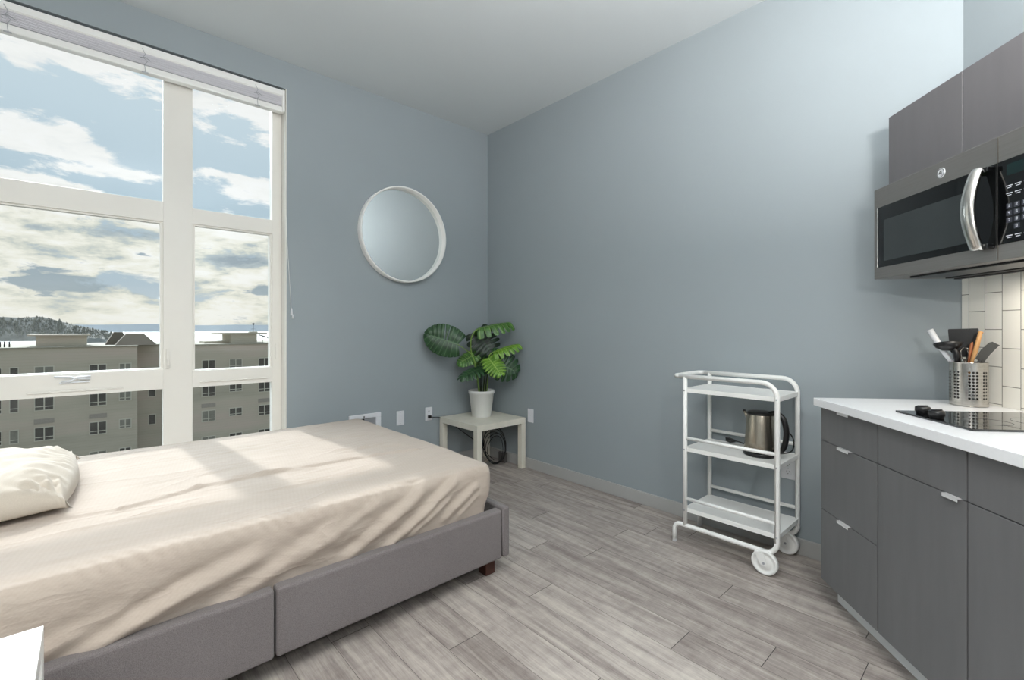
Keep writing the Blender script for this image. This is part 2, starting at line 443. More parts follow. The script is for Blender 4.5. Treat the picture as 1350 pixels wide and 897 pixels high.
# ------------------------------------------------------------------ MIRROR
mi = empty('round_mirror', (0, -.935, 2.04), label='round wall mirror with a deep white rim', cat='mirror')
OM = (0, -.935, 2.04)
b = MB(OM)
R = .402
prof = [(R, 0), (R, .058), (R-.002, .060), (R-.011, .060), (R-.013, .058), (R-.013, .014), (R-.017, .008), (R-.017, 0), (R, 0)]
b.lathe(prof, (0.001, -.935, 2.04), axis=(1,0,0), n=96, caps=False); b.build('mirror_rim', M['white'], mi)
b = MB(OM); b.lathe([(R-.014, .004), (R-.014, .012)], (0.001, -.935, 2.04), axis=(1,0,0), n=96); b.build('mirror_glass', M['mirror'], mi, smooth=False)

# ------------------------------------------------------------------ WALL PLATES
def plate(name, c, wall, kind, label, cat):
    x, y, z = c
    rz = {'left': pi/2, 'back': 0}[wall]     # local frame: x along wall, -y out of the wall
    o = empty(name, (x, y, z), rz, label=label, cat=cat)
    b = MB(); b.box((-.036, -.006, -.060), (.036, -.0005, .060), bev=.003); b.build('cover_plate', M['plate'], o)
    if kind == 'duplex':
        for s in (-1, 1):
            b = MB(); b.lathe([(.0165, 0), (.0165, .0025), (.015, .003)], (0, -.006, s*.021), axis=(0,-1,0), n=20); r = b.build('socket', M['plate'], o)
            b = MB(); b.box((-.0075, -.0097, s*.021), (-.0055, -.0088, s*.021+.009)); b.box((.0055, -.0097, s*.021+.001), (.0075, -.0088, s*.021+.008))
            b.lathe([(.0022, 0), (.0022, .0008)], (0, -.0089, s*.021-.007), axis=(0,-1,0), n=10); b.build('slot', M['slot'], r)
        b = MB(); b.lathe([(.003, 0), (.003, .001), (.001, .0014)], (0, -.006, 0), axis=(0,-1,0), n=10); b.build('screw', M['grill'], o)
    elif kind == 'rocker':
        b = MB(); b.box((-.0165, -.009, -.033), (.0165, -.006, .033), bev=.0015); b.build('rocker', M['plate'], o)
        for s in (-1, 1):
            b = MB(); b.lathe([(.0025, 0), (.0025, .001)], (0, -.006, s*.047), axis=(0,-1,0), n=10); b.build('screw', M['grill'], o)
    elif kind == 'blank':
        b = MB()
        b.box((-.0165, -.008, -.033), (.0165, -.006, .033), bev=.001)
        b.lathe([(.005, 0), (.005, .004), (.003, .005)], (0, -.008, 0), axis=(0,-1,0), n=14); b.build('jack_insert', M['plate'], o)
    return o
# for the left wall the outward direction is +x: rotate so local -y -> +x
plate('wall_switch', (0, -.96, .488), 'left', 'rocker', 'white rocker plate on the window wall beside the heater', 'switch')
plate('wall_outlet', (0, -.68, .488), 'left', 'duplex', 'white duplex outlet with a black cord plugged in', 'outlet')
plate('wall_jack', (.607, 0, .470), 'back', 'blank', 'white wall jack plate just right of the birch side table', 'wall plate')
plate('wall_outlet', (2.664, 0, .463), 'back', 'duplex', 'white duplex outlet behind the serving cart', 'outlet')

# wall heater
ht = empty('wall_heater', (0, -1.277, .30), label='white framed wall heater grille half hidden by the bed', cat='heater')
OH = (0, -1.277, .30)
b = MB(OH)
y0, y1, z0, z1 = -1.411, -1.143, .22, .562
b.box((.001, y0, z1-.035), (.020, y1, z1), bev=.004).box((.001, y0, z0), (.020, y1, z0+.035), bev=.004)
b.box((.001, y0, z0+.035), (.020, y0+.03, z1-.035), bev=.004).box((.001, y1-.045, z0+.035), (.020, y1, z1-.035), bev=.004)
b.build('heater_frame', M['plate'], ht)
b = MB(OH)
b.box((.001, y0+.03, z0+.035), (.006, y1-.045, z1-.035))
for i in range(17):
    z = z0+.042+i*.0155; b.box((.006, y0+.03, z), (.014, y1-.045, z+.006))
b.build('heater_grille', M['grill'], ht)
b = MB(OH); b.lathe([(.006, 0), (.006, .003), (.003, .005)], (.020, -1.29, z1-.02), axis=(1,0,0), n=12); b.box((.014, -1.302, .42), (.019, -1.286, z1-.03), bev=.001); b.build('thermostat_screw', M['slot'], ht)

# ------------------------------------------------------------------ BED
bed = empty('upholstered_bed', (1.0, -2.4, 0), label='low grey upholstered bed frame along the window wall', cat='bed')
OBd = (1.0, -2.4, 0)
b = MB(OBd); b.box((1.735, -3.55, .095), (1.79, -2.424, .338), bev=.012, seg=3); b.build('side_panel', M['upholst'], bed, bevmod=0)
b = MB(OBd); b.box((1.735, -2.418, .095), (1.79, -1.372, .338), bev=.012, seg=3); b.build('side_panel', M['upholst'], bed)
b = MB(OBd); b.box((.19, -1.366, .095), (1.792, -1.322, .345), bev=.012, seg=3)
b.tube([(1.786, -1.368, .11), (1.786, -1.368, .34)], .004, 8); b.build('foot_panel', M['upholst'], bed)
b = MB(OBd); b.box((.19, -3.55, .095), (.24, -1.372, .338), bev=.012, seg=3); b.build('side_panel', M['upholst'], bed)
b = MB(OBd); b.box((.245, -3.55, .12), (1.73, -1.372, .215)); b.build('slat_base', M['floordark'], bed)
for x in (.26, 1.70):
    for y in (-1.40, -3.45):
        b = MB(OBd); b.prism([(x-.03, y-.03), (x+.03, y-.03), (x+.03, y+.03), (x-.03, y+.03)], 0, .16); b.build('leg', M['brownleg'], bed, bevmod=.003)

def mattress():
    x0, x1, y0, y1, z0, z1 = .225, 1.765, -3.60, -1.405, .24, .588
    r = .062; O = Vector((1.0, -2.5, .24))
    bm = bmesh.new()
    st = .0095
    def face(fn, nu, nv):
        g = [[bm.verts.new(fn(i/nu, j/nv)) for j in range(nv+1)] for i in range(nu+1)]
        for i in range(nu):
            for j in range(nv):
                f = bm.faces.new((g[i][j], g[i+1][j], g[i+1][j+1], g[i][j+1])); f.smooth = True
    L, W_, Hh = y1-y0, x1-x0, z1-z0
    nx, ny, nz = int(W_/st), int(L/st), int(Hh/st)
    face(lambda u, v: Vector((x0+u*W_, y0+v*L, z1)), nx, ny)
    face(lambda u, v: Vector((x0+u*W_, y0+v*L, z0)), nx//6, ny//6)
    face(lambda u, v: Vector((x1, y0+u*L, z0+v*Hh)), ny, nz)
    face(lambda u, v: Vector((x0, y0+u*L, z0+v*Hh)), ny, nz)
    face(lambda u, v: Vector((x0+u*W_, y1, z0+v*Hh)), nx, nz)
    face(lambda u, v: Vector((x0+u*W_, y0, z0+v*Hh)), nx, nz)
    bmesh.ops.remove_doubles(bm, verts=bm.verts[:], dist=.0005)
    def sm(t): t = max(0, min(1, t)); return t*t*(3-2*t)
    def fold(p, a, b_, w, amp, asym=0):
        """ridge along the segment a-b (in 2d), gaussian profile"""
        ax, ay = a; bx, by = b_; px, py = p
        dx, dy = bx-ax, by-ay; L2 = dx*dx+dy*dy
        t = ((px-ax)*dx+(py-ay)*dy)/L2
        d = ((px-ax)*dy-(py-ay)*dx)/math.sqrt(L2)
        e = sm((t+.05)/.18)*sm((1.05-t)/.22)
        q = d/w
        return amp*e*(math.exp(-q*q) - .55*math.exp(-((q-1.5)**2)))
    rnd = random.Random(5)
    sidef = []
    # diagonal pull folds on the room side: (y, z) ends
    for ya, za, yb, zb, w, am in ((-1.62,.55,-2.02,.30,.022,.015), (-1.78,.56,-2.20,.31,.026,.015), (-1.50,.50,-1.72,.36,.02,.011),
        (-2.15,.50,-2.62,.30,.03,.012), (-2.45,.47,-2.95,.33,.03,.014), (-2.0,.55,-2.35,.38,.02,.007), (-2.62,.44,-3.02,.28,.022,.012), (-1.50,.45,-1.62,.36,.013,.008),
        (-1.66,.48,-1.88,.34,.014,.009), (-2.8,.42,-3.2,.30,.03,.010)):
        sidef.append(((ya, za), (yb, zb), w, am))
    crease = [((1.325,-1.56),(1.262,-1.86),.011,.011), ((1.27,-1.84),(1.225,-2.38),.010,.011), ((1.225,-2.3),(1.24,-2.62),.011,.009), ((1.235,-2.55),(1.345,-2.85),.010,.010), ((1.33,-2.8),(1.30,-3.0),.012,.007),
        ((1.20,-1.55),(1.02,-1.95),.014,.006), ((1.06,-1.60),(1.12,-1.95),.014,.006), ((.82,-1.58),(.74,-1.95),.016,.005), ((1.30,-2.1),(1.16,-2.45),.014,.005),
        ((1.0,-2.3),(1.06,-2.8),.018,.005), ((.7,-2.2),(.66,-2.7),.02,.004), ((1.48,-2.5),(1.44,-3.0),.014,.005), ((1.5,-1.9),(1.46,-2.4),.012,.004)]
    for v in bm.verts:
        p = v.co
        q = Vector((min(max(p.x, x0+r), x1-r), min(max(p.y, y0+r), y1-r), min(max(p.z, z0+.02), z1-r)))
        d = p-q; n = d.normalized() if d.length > 1e-9 else Vector((0,0,1))
        rr = r if p.z > z0+.1 else r
        if d.length > 1e-9:
            # cube corner -> sphere
            v.co = q + n*rr if q.z > z0+.03 or abs(n.z) < .5 else q+n*min(d.length, rr)
        p = v.co
        disp = 0
        if n.z > .6:
            k = sm((n.z-.6)/.3)
            for a, b_, w, am in crease: disp += k*fold((p.x+.008*noise.noise(Vector((p.y*9,1,0))), p.y), a, b_, w*1.1, am*1.35)
            disp += k*.0035*noise.noise(Vector((p.x*5, p.y*1.6, 0)))
            disp += k*.0012*noise.noise(Vector((p.x*22+p.y*5, p.y*7, 3)))
            # crowned top
            disp -= k*.010*sm((p.x-1.35)/.35)
        if n.x > .15:
            k = sm((n.x-.15)/.5)
            for a, b_, w, am in sidef: disp += k*fold((p.y, p.z), a, b_, w, am*1.15)
            disp += k*.010*noise.noise(Vector((p.y*3.2+p.z*3.5, p.z*2, 7)))
            disp += k*.003*noise.noise(Vector((p.y*14+p.z*16, p.z*5, 2)))
            lowz = sm((.46-p.z)/.16)
            disp -= k*.028*lowz - k*.004
        if .25 < n.z < .95 and n.x > .2:   # small puckers on the ridge
            disp += .0065*sin((p.y*1.0+p.z*.8)*150 + 3*noise.noise(Vector((p.y*6, 0, 0))))*max(0, noise.noise(Vector((p.y*2.4, 4, 0)))+.35)*sm((-1.75-p.y)/.3)
        if n.y > .3:
            k = sm((n.y-.3)/.5)
            disp += k*.008*noise.noise(Vector((p.x*4, p.z*3, 1))) - k*.022*sm((.46-p.z)/.16)
        v.co = p + n*disp - O
    bmesh.ops.recalc_face_normals(bm, faces=bm.faces[:])
    me = bpy.data.meshes.new('mattress'); bm.to_mesh(me); bm.free(); me.materials.append(M['sheet'])
    o = bpy.data.objects.new('mattress', me); COL.objects.link(o); o.location = O
    tag(o, 'mattress in a rumpled cream fitted sheet on the grey bed', 'mattress')
mattress()

def pillow():
    O = Vector((.87, -3.24, .594)); bm = bmesh.new()
    A, B, T = .425, .305, .148; n = 64
    def pos(u, v, s):
        # outline pinched between pointed corners
        x = A*u*(1-.17*v*v*(1-abs(v)**12)*u*u)
        y = B*v*(1-.13*u*u*(1-abs(u)**12)*v*v)
        e = max(0, (1-abs(u)**2.6))*max(0, (1-abs(v)**2.6)); h = T*e**.36
        c = Vector((x, y, 0))
        wr = 0
        ed = max(abs(u), abs(v))
        if s > 0:
            wr += .020*noise.noise(Vector((u*2.4, v*2.4, 1)))*e + .006*noise.noise(Vector((u*9+v*4, v*5, 3)))*e
            for cu in (-1, 1):
                for cv in (-1, 1):
                    du, dv = u-cu, v-cv; rr = math.hypot(du*A, dv*B); an = math.atan2(dv*B, du*A)
                    wr += .008*sin(an*19+3*noise.noise(Vector((an*2, rr*9, cu)))) * math.exp(-((rr-.10)/.07)**2) * min(1, e**.4*2)
            # wrinkled end toward the foot of the bed
            wr += .010*sin(u*40+4*noise.noise(Vector((u*3, v*3, 5))))*max(0, (v-.45))*min(1, e*3)
            return c + Vector((0, 0, .030+h*.82+wr*1.7))
        return c + Vector((0, 0, .030-h*.19))
    grids = []
    for s in (1, -1):
        g = [[bm.verts.new(pos(2*i/n-1, 2*j/n-1, s)) for j in range(n+1)] for i in range(n+1)]; grids.append(g)
        for i in range(n):
            for j in range(n):
                f = bm.faces.new((g[i][j], g[i+1][j], g[i+1][j+1], g[i][j+1])); f.smooth = True
    bmesh.ops.remove_doubles(bm, verts=bm.verts[:], dist=.0004)
    bmesh.ops.recalc_face_normals(bm, faces=bm.faces[:])
    me = bpy.data.meshes.new('bed_pillow'); bm.to_mesh(me); bm.free(); me.materials.append(M['pillow'])
    o = bpy.data.objects.new('bed_pillow', me); COL.objects.link(o); o.location = O; o.rotation_euler = (radians(-1), 0, radians(-1))
    tag(o, 'plump cream pillow lying on the bed sheet', 'pillow')
pillow()

# ------------------------------------------------------------------ SIDE TABLES
def side_table(name, x0, y0, w, h, m, label, legw=.05, top=.05, group=None):
    o = empty(name, (x0+w/2, y0+w/2, 0), label=label, cat='side table'); Oo = (x0+w/2, y0+w/2, 0)
    b = MB(Oo); b.box((x0, y0, h-top), (x0+w, y0+w, h), bev=.002); b.build('tabletop', m, o)
    for i in (0, 1):
        for j in (0, 1):
            xx = x0 if i == 0 else x0+w-legw; yy = y0 if j == 0 else y0+w-legw
            b = MB(Oo); b.box((xx, yy, 0), (xx+legw, yy+legw, h-top), bev=.0015); b.build('leg', m, o)
    return o
side_table('side_table', .012, -.572, .55, .45, M['lack'], 'pale birch square side table in the corner under the plant')
side_table('nightstand', 1.876, -3.535, .55, .50, M['lackw'], 'bright white nightstand beside the bed near the pillow')

# ------------------------------------------------------------------ CORDS UNDER THE TABLE
cd = empty('coiled_cord', (.25, -.12, 0), label='black cords coiled with plugs under the birch side table', cat='cord')
OC = (.25, -.12, 0)
def smooth_path(pts, k=6):
    P = [Vector(q) for q in pts]; out = []
    for i in range(len(P)-1):
        p0, p1, p2, p3 = P[max(i-1, 0)], P[i], P[i+1], P[min(i+2, len(P)-1)]
        for j in range(k):
            t = j/k
            out.append(.5*((2*p1)+(p2-p0)*t+(2*p0-5*p1+4*p2-p3)*t*t+(3*p1-p0-3*p2+p3)*t**3))
    out.append(P[-1]); return out
b = MB(OC); b.tube(smooth_path([(.02, -.68, .465), (.05, -.66, .462), (.03, -.58, .445), (.05, -.50, .40), (.10, -.35, .28), (.16, -.22, .16), (.2, -.15, .06), (.24, -.12, .02)]), .0035, 8)
b.build('power_cord', M['dark'], cd)
b = MB(OC); b.box((.007, -.695, .452), (.034, -.668, .478), bev=.004); b.build('wall_plug', M['dark'], cd)
for i in range(5):
    b = MB(OC); pts = []
    rx, rz_ = .082+.011*i, .128+.012*i
    for k in range(36):
        an = 2*pi*k/36; w_ = .010*noise.noise(Vector((cos(an)*1.3, sin(an)*1.3, i*3.7)))
        u = (rx+w_)*cos(an); pts.append((.325+.70*u-.004*i, -.175+.55*u+.012*sin(an*1+i), .010+rz_+(rz_+w_-.004)*sin(an)+.006*(i % 2)))
    b.tube(pts, .0033, 8, closed=True); b.build('cord_loop', M['dark'], cd)
b = MB(OC); b.box((.245, -.075, .0), (.335, -.035, .095), bev=.008); b.build('power_adapter', mat('adapter_grey', (84,82,80), .5), cd)
b = MB(OC); b.tube([(.235, -.235, .020), (.25, -.215, .035), (.27, -.205, .055)], .014, 10); b.build('connector', mat('connector_beige', (150,140,128), .5), cd)

# ------------------------------------------------------------------ PLANT
PR = math.atan2(.739, .674)
pl = empty('potted_plant', (.24, -.27, .45), PR, label='green split-leaf plant in a white pot on the birch table', cat='plant')
b = MB(); b.lathe([(0, 0), (.085, 0), (.088, .004), (.112, .205), (.118, .208), (.119, .235), (.116, .238), (.111, .236), (.108, .20), (.100, .19)], (0,0,0), n=48, caps=False)
b.build('pot', M['pot'], pl)
b = MB(); b.lathe([(0, .205), (.04, .208), (.105, .200), (.105, .19)], (0,0,0), n=32, caps=False); b.build('soil', M['soil'], pl)
def leaf(base, tip, nrm, W, m, droop=.25, curl=.15, fen=.5, lobes=8, seed=0, gap=.34):
    base, tip, nrm = Vector(base), Vector(tip), Vector(nrm)
    d = (tip-base); L = d.length; d.normalize(); side = d.cross(nrm).normalized(); nn = side.cross(d).normalized()
    bm = bmesh.new(); uvl = bm.loops.layers.uv.new('UVMap'); rnd = random.Random(seed)
    def width(u):
        if u > .36: return max(0, 1-((u-.36)/.64)**2.2)**.62
        return 1-((.36-u)/.36)**2*.35
    def pt(u, v, s):
        along = u + v*(.34*(u-.42)-.02) + .10*v*(1-abs(2*u-1))
        w = W*width(u)*v
        h = -droop*L*(v**2)*.5 - curl*L*(u**2) + .03*L*sin(v*pi)*1
        return base + d*(L*along) + side*(s*w) + nn*h
    nv = 7
    for s in (-1, 1):
        for k in range(lobes):
            u0, u1 = k/lobes, (k+1)/lobes; uc = (u0+u1)/2; nu = 5
            f0 = fen + .12*rnd.uniform(-1, 1); gp = gap*rnd.uniform(.7, 1.2)
            if k == 0: gp *= .5
            g = []
            for i in range(nu+1):
                row = []
                for j in range(nv+1):
                    v = j/nv; u = u0+(u1-u0)*i/nu
                    t = max(0, (v-f0)/(1-f0)); uu = uc + (u-uc)*(1-gp*t**.6)
                    # rounded lobe ends
                    e = abs(2*i/nu-1); vv = v*(1-.22*gap*e**3*t)
                    p = pt(uu, vv, s) + nn*(.018*L*(1-e**2)*v)
                    row.append((bm.verts.new(p), uu, vv))
                g.append(row)
            for i in range(nu):
                for j in range(nv):
                    q = [g[i][j], g[i+1][j], g[i+1][j+1], g[i][j+1]]
                    if s < 0: q = q[::-1]
                    f = bm.faces.new([x[0] for x in q]); f.smooth = True
                    for l, x in zip(f.loops, q): l[uvl].uv = (x[1], x[2])
    bmesh.ops.remove_doubles(bm, verts=bm.verts[:], dist=.0008)
    me = bpy.data.meshes.new('leaf'); bm.to_mesh(me); bm.free(); me.materials.append(m)
    o = bpy.data.objects.new('leaf', me); COL.objects.link(o); o.parent = pl
    return o
def stem(pts, r0, r1, m):
    P = smooth_path(pts, 5); n = len(P)
    b = MB(); b.tube([tuple(q) for q in P], [r0+(r1-r0)*i/(n-1) for i in range(n)], 8); b.build('stem', m, pl)
# local frame: x right, y away from the room, z up from the table
leaf((-.185,-.22,.660), (-.435,-.25,.745), (.05,-1,.15), .140, M['leafd'], .15, .05, .9, seed=1, gap=.08)
leaf((-.020,-.11,.795), (.245,-.03,.875), (-.15,-.35,1), .085, M['leafm'], .55, .10, .45, seed=2, lobes=6)
leaf((-.040,-.01,.765), (.095,-.02,.575), (.15,-1,.30), .150, M['leafk'], .15, .05, .40, seed=3, lobes=6)
leaf((.118,-.10,.585), (.325,-.07,.668), (-.2,-.45,1), .080, M['leafl'], .45, .08, .5, seed=4, lobes=6)
leaf((.095,-.09,.520), (.315,-.06,.410), (.10,-1,.25), .145, M['leafd'], .2, .05, .42, seed=5, lobes=6)
leaf((-.045,-.02,.570), (-.185,-.10,.500), (.05,-.8,.7), .075, M['leafm'], .2, .1, .8, seed=6, gap=.15)
leaf((.03,-.05,.455), (-.150,-.22,.400), (0,-.45,1), .095, M['leafd'], .25, .1, .6, seed=7)
leaf((.070,-.12,.535), (.175,-.24,.420), (.05,-.9,.6), .095, M['leafl'], .2, .1, .6, seed=8)
leaf((.035,.05,.600), (-.01,.03,.430), (0,-1,.2), .085, M['leafm'], .2, .1, .8, seed=9, gap=.15)
stem([(-.02,0,.19), (-.045,-.02,.40), (-.088,-.05,.58), (-.088,-.08,.70), (-.055,-.10,.77), (-.012,-.11,.797)], .007, .0045, M['stemp'])
stem([(-.015,-.01,.19), (-.04,-.06,.42), (-.075,-.12,.56), (-.13,-.18,.615), (-.19,-.22,.662)], .006, .004, M['stemp'])
stem([(.03,0,.19), (.035,-.03,.40), (.06,-.07,.52), (.09,-.10,.575), (.125,-.10,.590)], .006, .004, M['stemp'])
stem([(.0,.02,.19), (.0,.03,.42), (.0,.04,.62), (-.025,.045,.75)], .007, .004, M['stemd'])
stem([(.035,-.01,.19), (.05,-.05,.35), (.075,-.08,.47), (.098,-.09,.522)], .006, .004, M['stemd'])
stem([(-.01,.01,.19), (-.015,0,.40), (-.03,-.01,.55), (-.035,-.02,.602)], .006, .004, M['stemd'])
stem([(.015,-.02,.19), (.03,-.04,.36), (.035,-.05,.458)], .007, .004, M['stemd'])
stem([(.045,.02,.19), (.06,-.04,.38), (.06,-.09,.49), (.07,-.12,.537)], .005, .004, M['stemp'])
stem([(.01,.02,.19), (.03,.02,.45), (.035,.01,.642)], .005, .004, M['stemp'])

# ------------------------------------------------------------------ CART
ct = empty('serving_cart', (2.46, -.2, 0), label='white metal three-shelf serving cart on two wheels by the wall', cat='cart')
OCt = (2.46, -.2, 0)
XL, XR, YF, YR = 2.237, 2.722, -.36, -.045
def arc(c, r, a0, a1, n, plane='xz', y=0):
    return [(c[0]+r*cos(a0+(a1-a0)*i/n), y, c[1]+r*sin(a0+(a1-a0)*i/n)) for i in range(n+1)]
T = .0125
for y in (YF, YR):
    b = MB(OCt)
    zt, zb, r = .972, .112, .075
    rb = .06
    pts = [(2.172+.03, y, zt)] + arc((XR-r, zt-r), r, pi/2, 0, 8, y=y) + [(XR, y, zb+rb)] + arc((XR-rb, zb+rb), rb, 0, -pi/2, 8, y=y) + arc((2.172+.04, zb-.04), .04, pi/2, pi, 6, y=y) + [(2.172, y, 0.006)]
    b.tube(pts, T, 12)
    b.build('bent_frame_tube', M['white'], ct)
    b = MB(OCt); b.tube([(XL, y, zb), (XL, y, zt)], T, 12); b.build('post', M['white'], ct)
    for z in (.616, .268):
        b = MB(OCt); b.tube([(XL, y, z), (XR, y, z)], .0100, 10); b.build('guard_rail', M['white'], ct)
    b = MB(OCt); b.lathe([(.0125, 0), (.0125, .012)], (2.172, y, 0), n=12); b.build('rubber_foot', M['plate'], ct)
b = MB(OCt); b.tube([(2.21, YF, .972)] + [(2.172+.03-.03*sin(a), YF+.03-.03*cos(a), .972) for a in (0, pi/6, pi/3, pi/2)][1:] + [(2.172+.03-.03*cos(a), YR-.03+.03*sin(a), .972) for a in (0, pi/6, pi/3, pi/2)] + [(2.21, YR, .972)], T, 12)
b.build('handle', M['white'], ct)
for z in (.904, .563, .214):
    b = MB(OCt)
    b.box((XL-.006, YF+.002, z-.024), (XR+.006, YF+.006, z), bev=.001); b.box((XL-.006, YR-.006, z-.024), (XR+.006, YR-.002, z), bev=.001)
    b.box((XL-.006, YF+.006, z-.024), (XL-.002, YR-.006, z), bev=.001); b.box((XR+.002, YF+.006, z-.024), (XR+.006, YR-.006, z), bev=.001)
    b.box((XL-.002, YF+.006, z-.006), (XR+.002, YR-.006, z-.002))
    b.build('shelf', M['white'], ct)
for z in (.892, .551, .202):
    for x in (XL, XR):
        b = MB(OCt); b.lathe([(.0045, 0), (.0045, .003), (.002, .004)], (x, YF-.011, z), axis=(0,-1,0), n=10); b.build('bolt', M['grill'], ct)
for y in (YF-.012, YR-.005):
    b = MB(OCt); r = .062; cx = 2.668
    b.lathe([(.012, -.012), (.030, -.012), (.034, -.008), (.046, -.008), (.050, -.013), (r-.004, -.013), (r, -.009), (r, .009), (r-.004, .013), (.050, .013), (.046, .008), (.034, .008), (.030, .012), (.012, .012)], (cx, y, r+.001), axis=(0,1,0), n=40)
    wh = b.build('wheel', M['white'], ct)
    b = MB(OCt); b.lathe([(.006, -.022), (.006, .022)], (cx, y, r+.001), axis=(0,1,0), n=12); b.build('axle', M['grill'], wh)
    b = MB(OCt)
    for s in (-1, 1):
        b.prism([(cx-.014, r-.012), (cx+.012, r-.014), (cx+.014, r+.012), (cx-.002, .112), (cx-.045, .112)], y+s*.017-.0015, y+s*.017+.0015, axis=1)
    b.box((cx-.045, y-.018, .104), (cx-.002, y+.018, .112), bev=.001)
    b.build('wheel_fork', M['white'], ct)

# ------------------------------------------------------------------ KETTLE
kt = empty('electric_kettle', (2.588, -.205, .554), label='steel electric kettle with black handle on the cart middle shelf', cat='kettle')
OKt = (2.592, -.205, .543); c = (2.592, -.205, .551)
b = MB(OKt); b.lathe([(0, 0), (.082, 0), (.084, .004), (.084, .016), (.078, .020), (0, .020)], c, n=40, caps=False); b.build('power_base', M['dark'], kt)
b = MB(OKt); b.lathe([(0, .022), (.079, .022), (.080, .030), (.079, .042)], c, n=40, caps=False); b.build('lower_collar', M['dark'], kt)
b = MB(OKt); b.lathe([(.079, .042), (.0785, .05), (.066, .215), (.064, .222)], c, n=48, caps=False)
b.tube([(2.532, -.205, .745), (2.520, -.205, .762), (2.508, -.205, .778)], [.014, .011, .006], 10)
b.build('kettle_body', M['steelv'], kt)
b = MB(OKt); b.lathe([(.065, .220), (.066, .228), (.058, .234), (.020, .238), (0, .238)], c, n=40, caps=False); b.box((2.502, -.210, .775), (2.515, -.200, .786), bev=.002); b.build('lid', M['dark'], kt)
b = MB(OKt); hp = smooth_path([(2.640, -.210, .778), (2.672, -.212, .786), (2.706, -.214, .765), (2.722, -.215, .71), (2.720, -.215, .65), (2.704, -.214, .600), (2.675, -.21, .590)], 5)
b.tube([tuple(q) for q in hp], .014, 12, flat=1.1); b.build('handle', M['dark'], kt)
b = MB(OKt); b.tube(smooth_path([(2.66, -.16, .560), (2.715, -.14, .575), (2.740, -.16, .61), (2.742, -.17, .655), (2.728, -.19, .69), (2.712, -.20, .705)], 5), .0035, 8); b.build('power_cord', M['dark'], kt)
b = MB(OKt); b.tube(smooth_path([(2.56, -.135, .560), (2.50, -.10, .562), (2.44, -.10, .575), (2.40, -.12, .580)], 5), .0035, 8)
b.build('power_cord', M['dark'], kt)
b = MB(OKt); b.prism([(2.375, .572), (2.40, .566), (2.425, .574), (2.425, .584), (2.395, .592), (2.372, .594)], -.128, -.108, axis=1); b.build('plug', M['dark'], kt)

# ------------------------------------------------------------------ KITCHEN
def edge_pull(a0, a1, z, base, parent, bfront=.61):
    b = MB(base, K=True)
    b.box((a0, bfront-.01, z), (a1, bfront+.012, z+.003)); b.box((a0, bfront+.010, z-.008), (a1, bfront+.0125, z+.003))
    return b.build('edge_pull', M['alu'], parent)
BF, BD = .61, .592    # front face and carcass face of the base units
def base_unit(name, a0, a1, label, kind):
    base = (a0, 0.02, 0); r = kthing(name, base, label=label, cat='cabinet')
    b = MB(base, K=True); b.box((a0, .01, .10), (a1, BD, .893)); b.build('carcass', M['cab'], r)
    g = .0015
    def front(nm, z0, z1, p0=None, p1=None, kind=None):
        b = MB(base, K=True); b.box((a0+g, BD+.001, z0+g), (a1-g, BF, z1-g), bev=.0012); o = b.build(nm, M['cab'], r)
        if p0 is not None: edge_pull(p0, p1, z1-g+.0002, base, o)
        return o
    if kind == 'drawers':
        front('drawer', .738, .889, .158, .232); front('drawer', .425, .738, .158, .232); front('drawer', .10, .425, .158, .232)
    else:
        front('false_front', .738, .889)
        front('door', .10, .738, a1-.075 if kind == 'doorL' else a0+.02, a1-.02 if kind == 'doorL' else a0+.075)
    return r
base_unit('base_cabinet', .015, .394, 'grey base cabinet of three stacked drawers nearest the serving cart', 'drawers')
base_unit('base_cabinet', .396, .780, 'grey base cabinet with one tall door below the cooktop', 'doorL')
base_unit('base_cabinet', .782, 1.24, 'grey base cabinet at the right edge of the photo', 'doorL')
kk = kthing('toe_kick', (1.6, .5, 0), label='pale toe kick board along the foot of the grey base cabinets', cat='toe kick')
b = MB((1.6,.5,0), K=True); b.box((.02, .525, .001), (3.2, .54, .098)); b.box((.02, .03, .001), (.035, .525, .098)); b.build('kick_board', M['kick'], kk)
# the rest of the run, beyond the right edge of the photograph
tg = (1.242, .02, 0)
cb = kthing('countertop', (1.6, .3, .893), label='white quartz countertop over the grey base cabinets', cat='countertop')
b = MB((1.6,.3,.893), K=True); b.box((0.0, .009, .8935), (2.2, .635, .928), bev=.0015); b.build('slab', M['quartz'], cb)
base_unit('base_cabinet', 1.242, 2.195, 'grey base cabinet furthest from the corner in the kitchen run', 'doorR')

# upper cabinets
def upper(a0, a1, label):
    base = (a0, .02, 1.885); r = kthing('wall_cabinet', base, label=label, cat='cabinet')
    b = MB(base, K=True); b.box((a0, .009, 1.885), (a1, .312, 2.20)); b.build('carcass', M['cabup'], r)
    b = MB(base, K=True); b.box((a0+.001, .313, 1.886), (a1-.001, .33, 2.199), bev=.001); b.build('door', M['cabup'], r)
upper(.028, .4105, 'grey wall cabinet above the microwave, nearer the corner')
upper(.4125, .795, 'grey wall cabinet above the microwave control panel side')
base = (.797, .02, 1.47); r = kthing('wall_cabinet', base, label='tall grey wall cabinet beyond the microwave, furthest from the corner', cat='cabinet')
b = MB(base, K=True); b.box((.797, .009, 1.47), (1.4, .312, 2.20)); b.build('carcass', M['cabup'], r)
b = MB(base, K=True); b.box((.798, .313, 1.471), (1.399, .33, 2.199), bev=.001); b.build('door', M['cabup'], r)

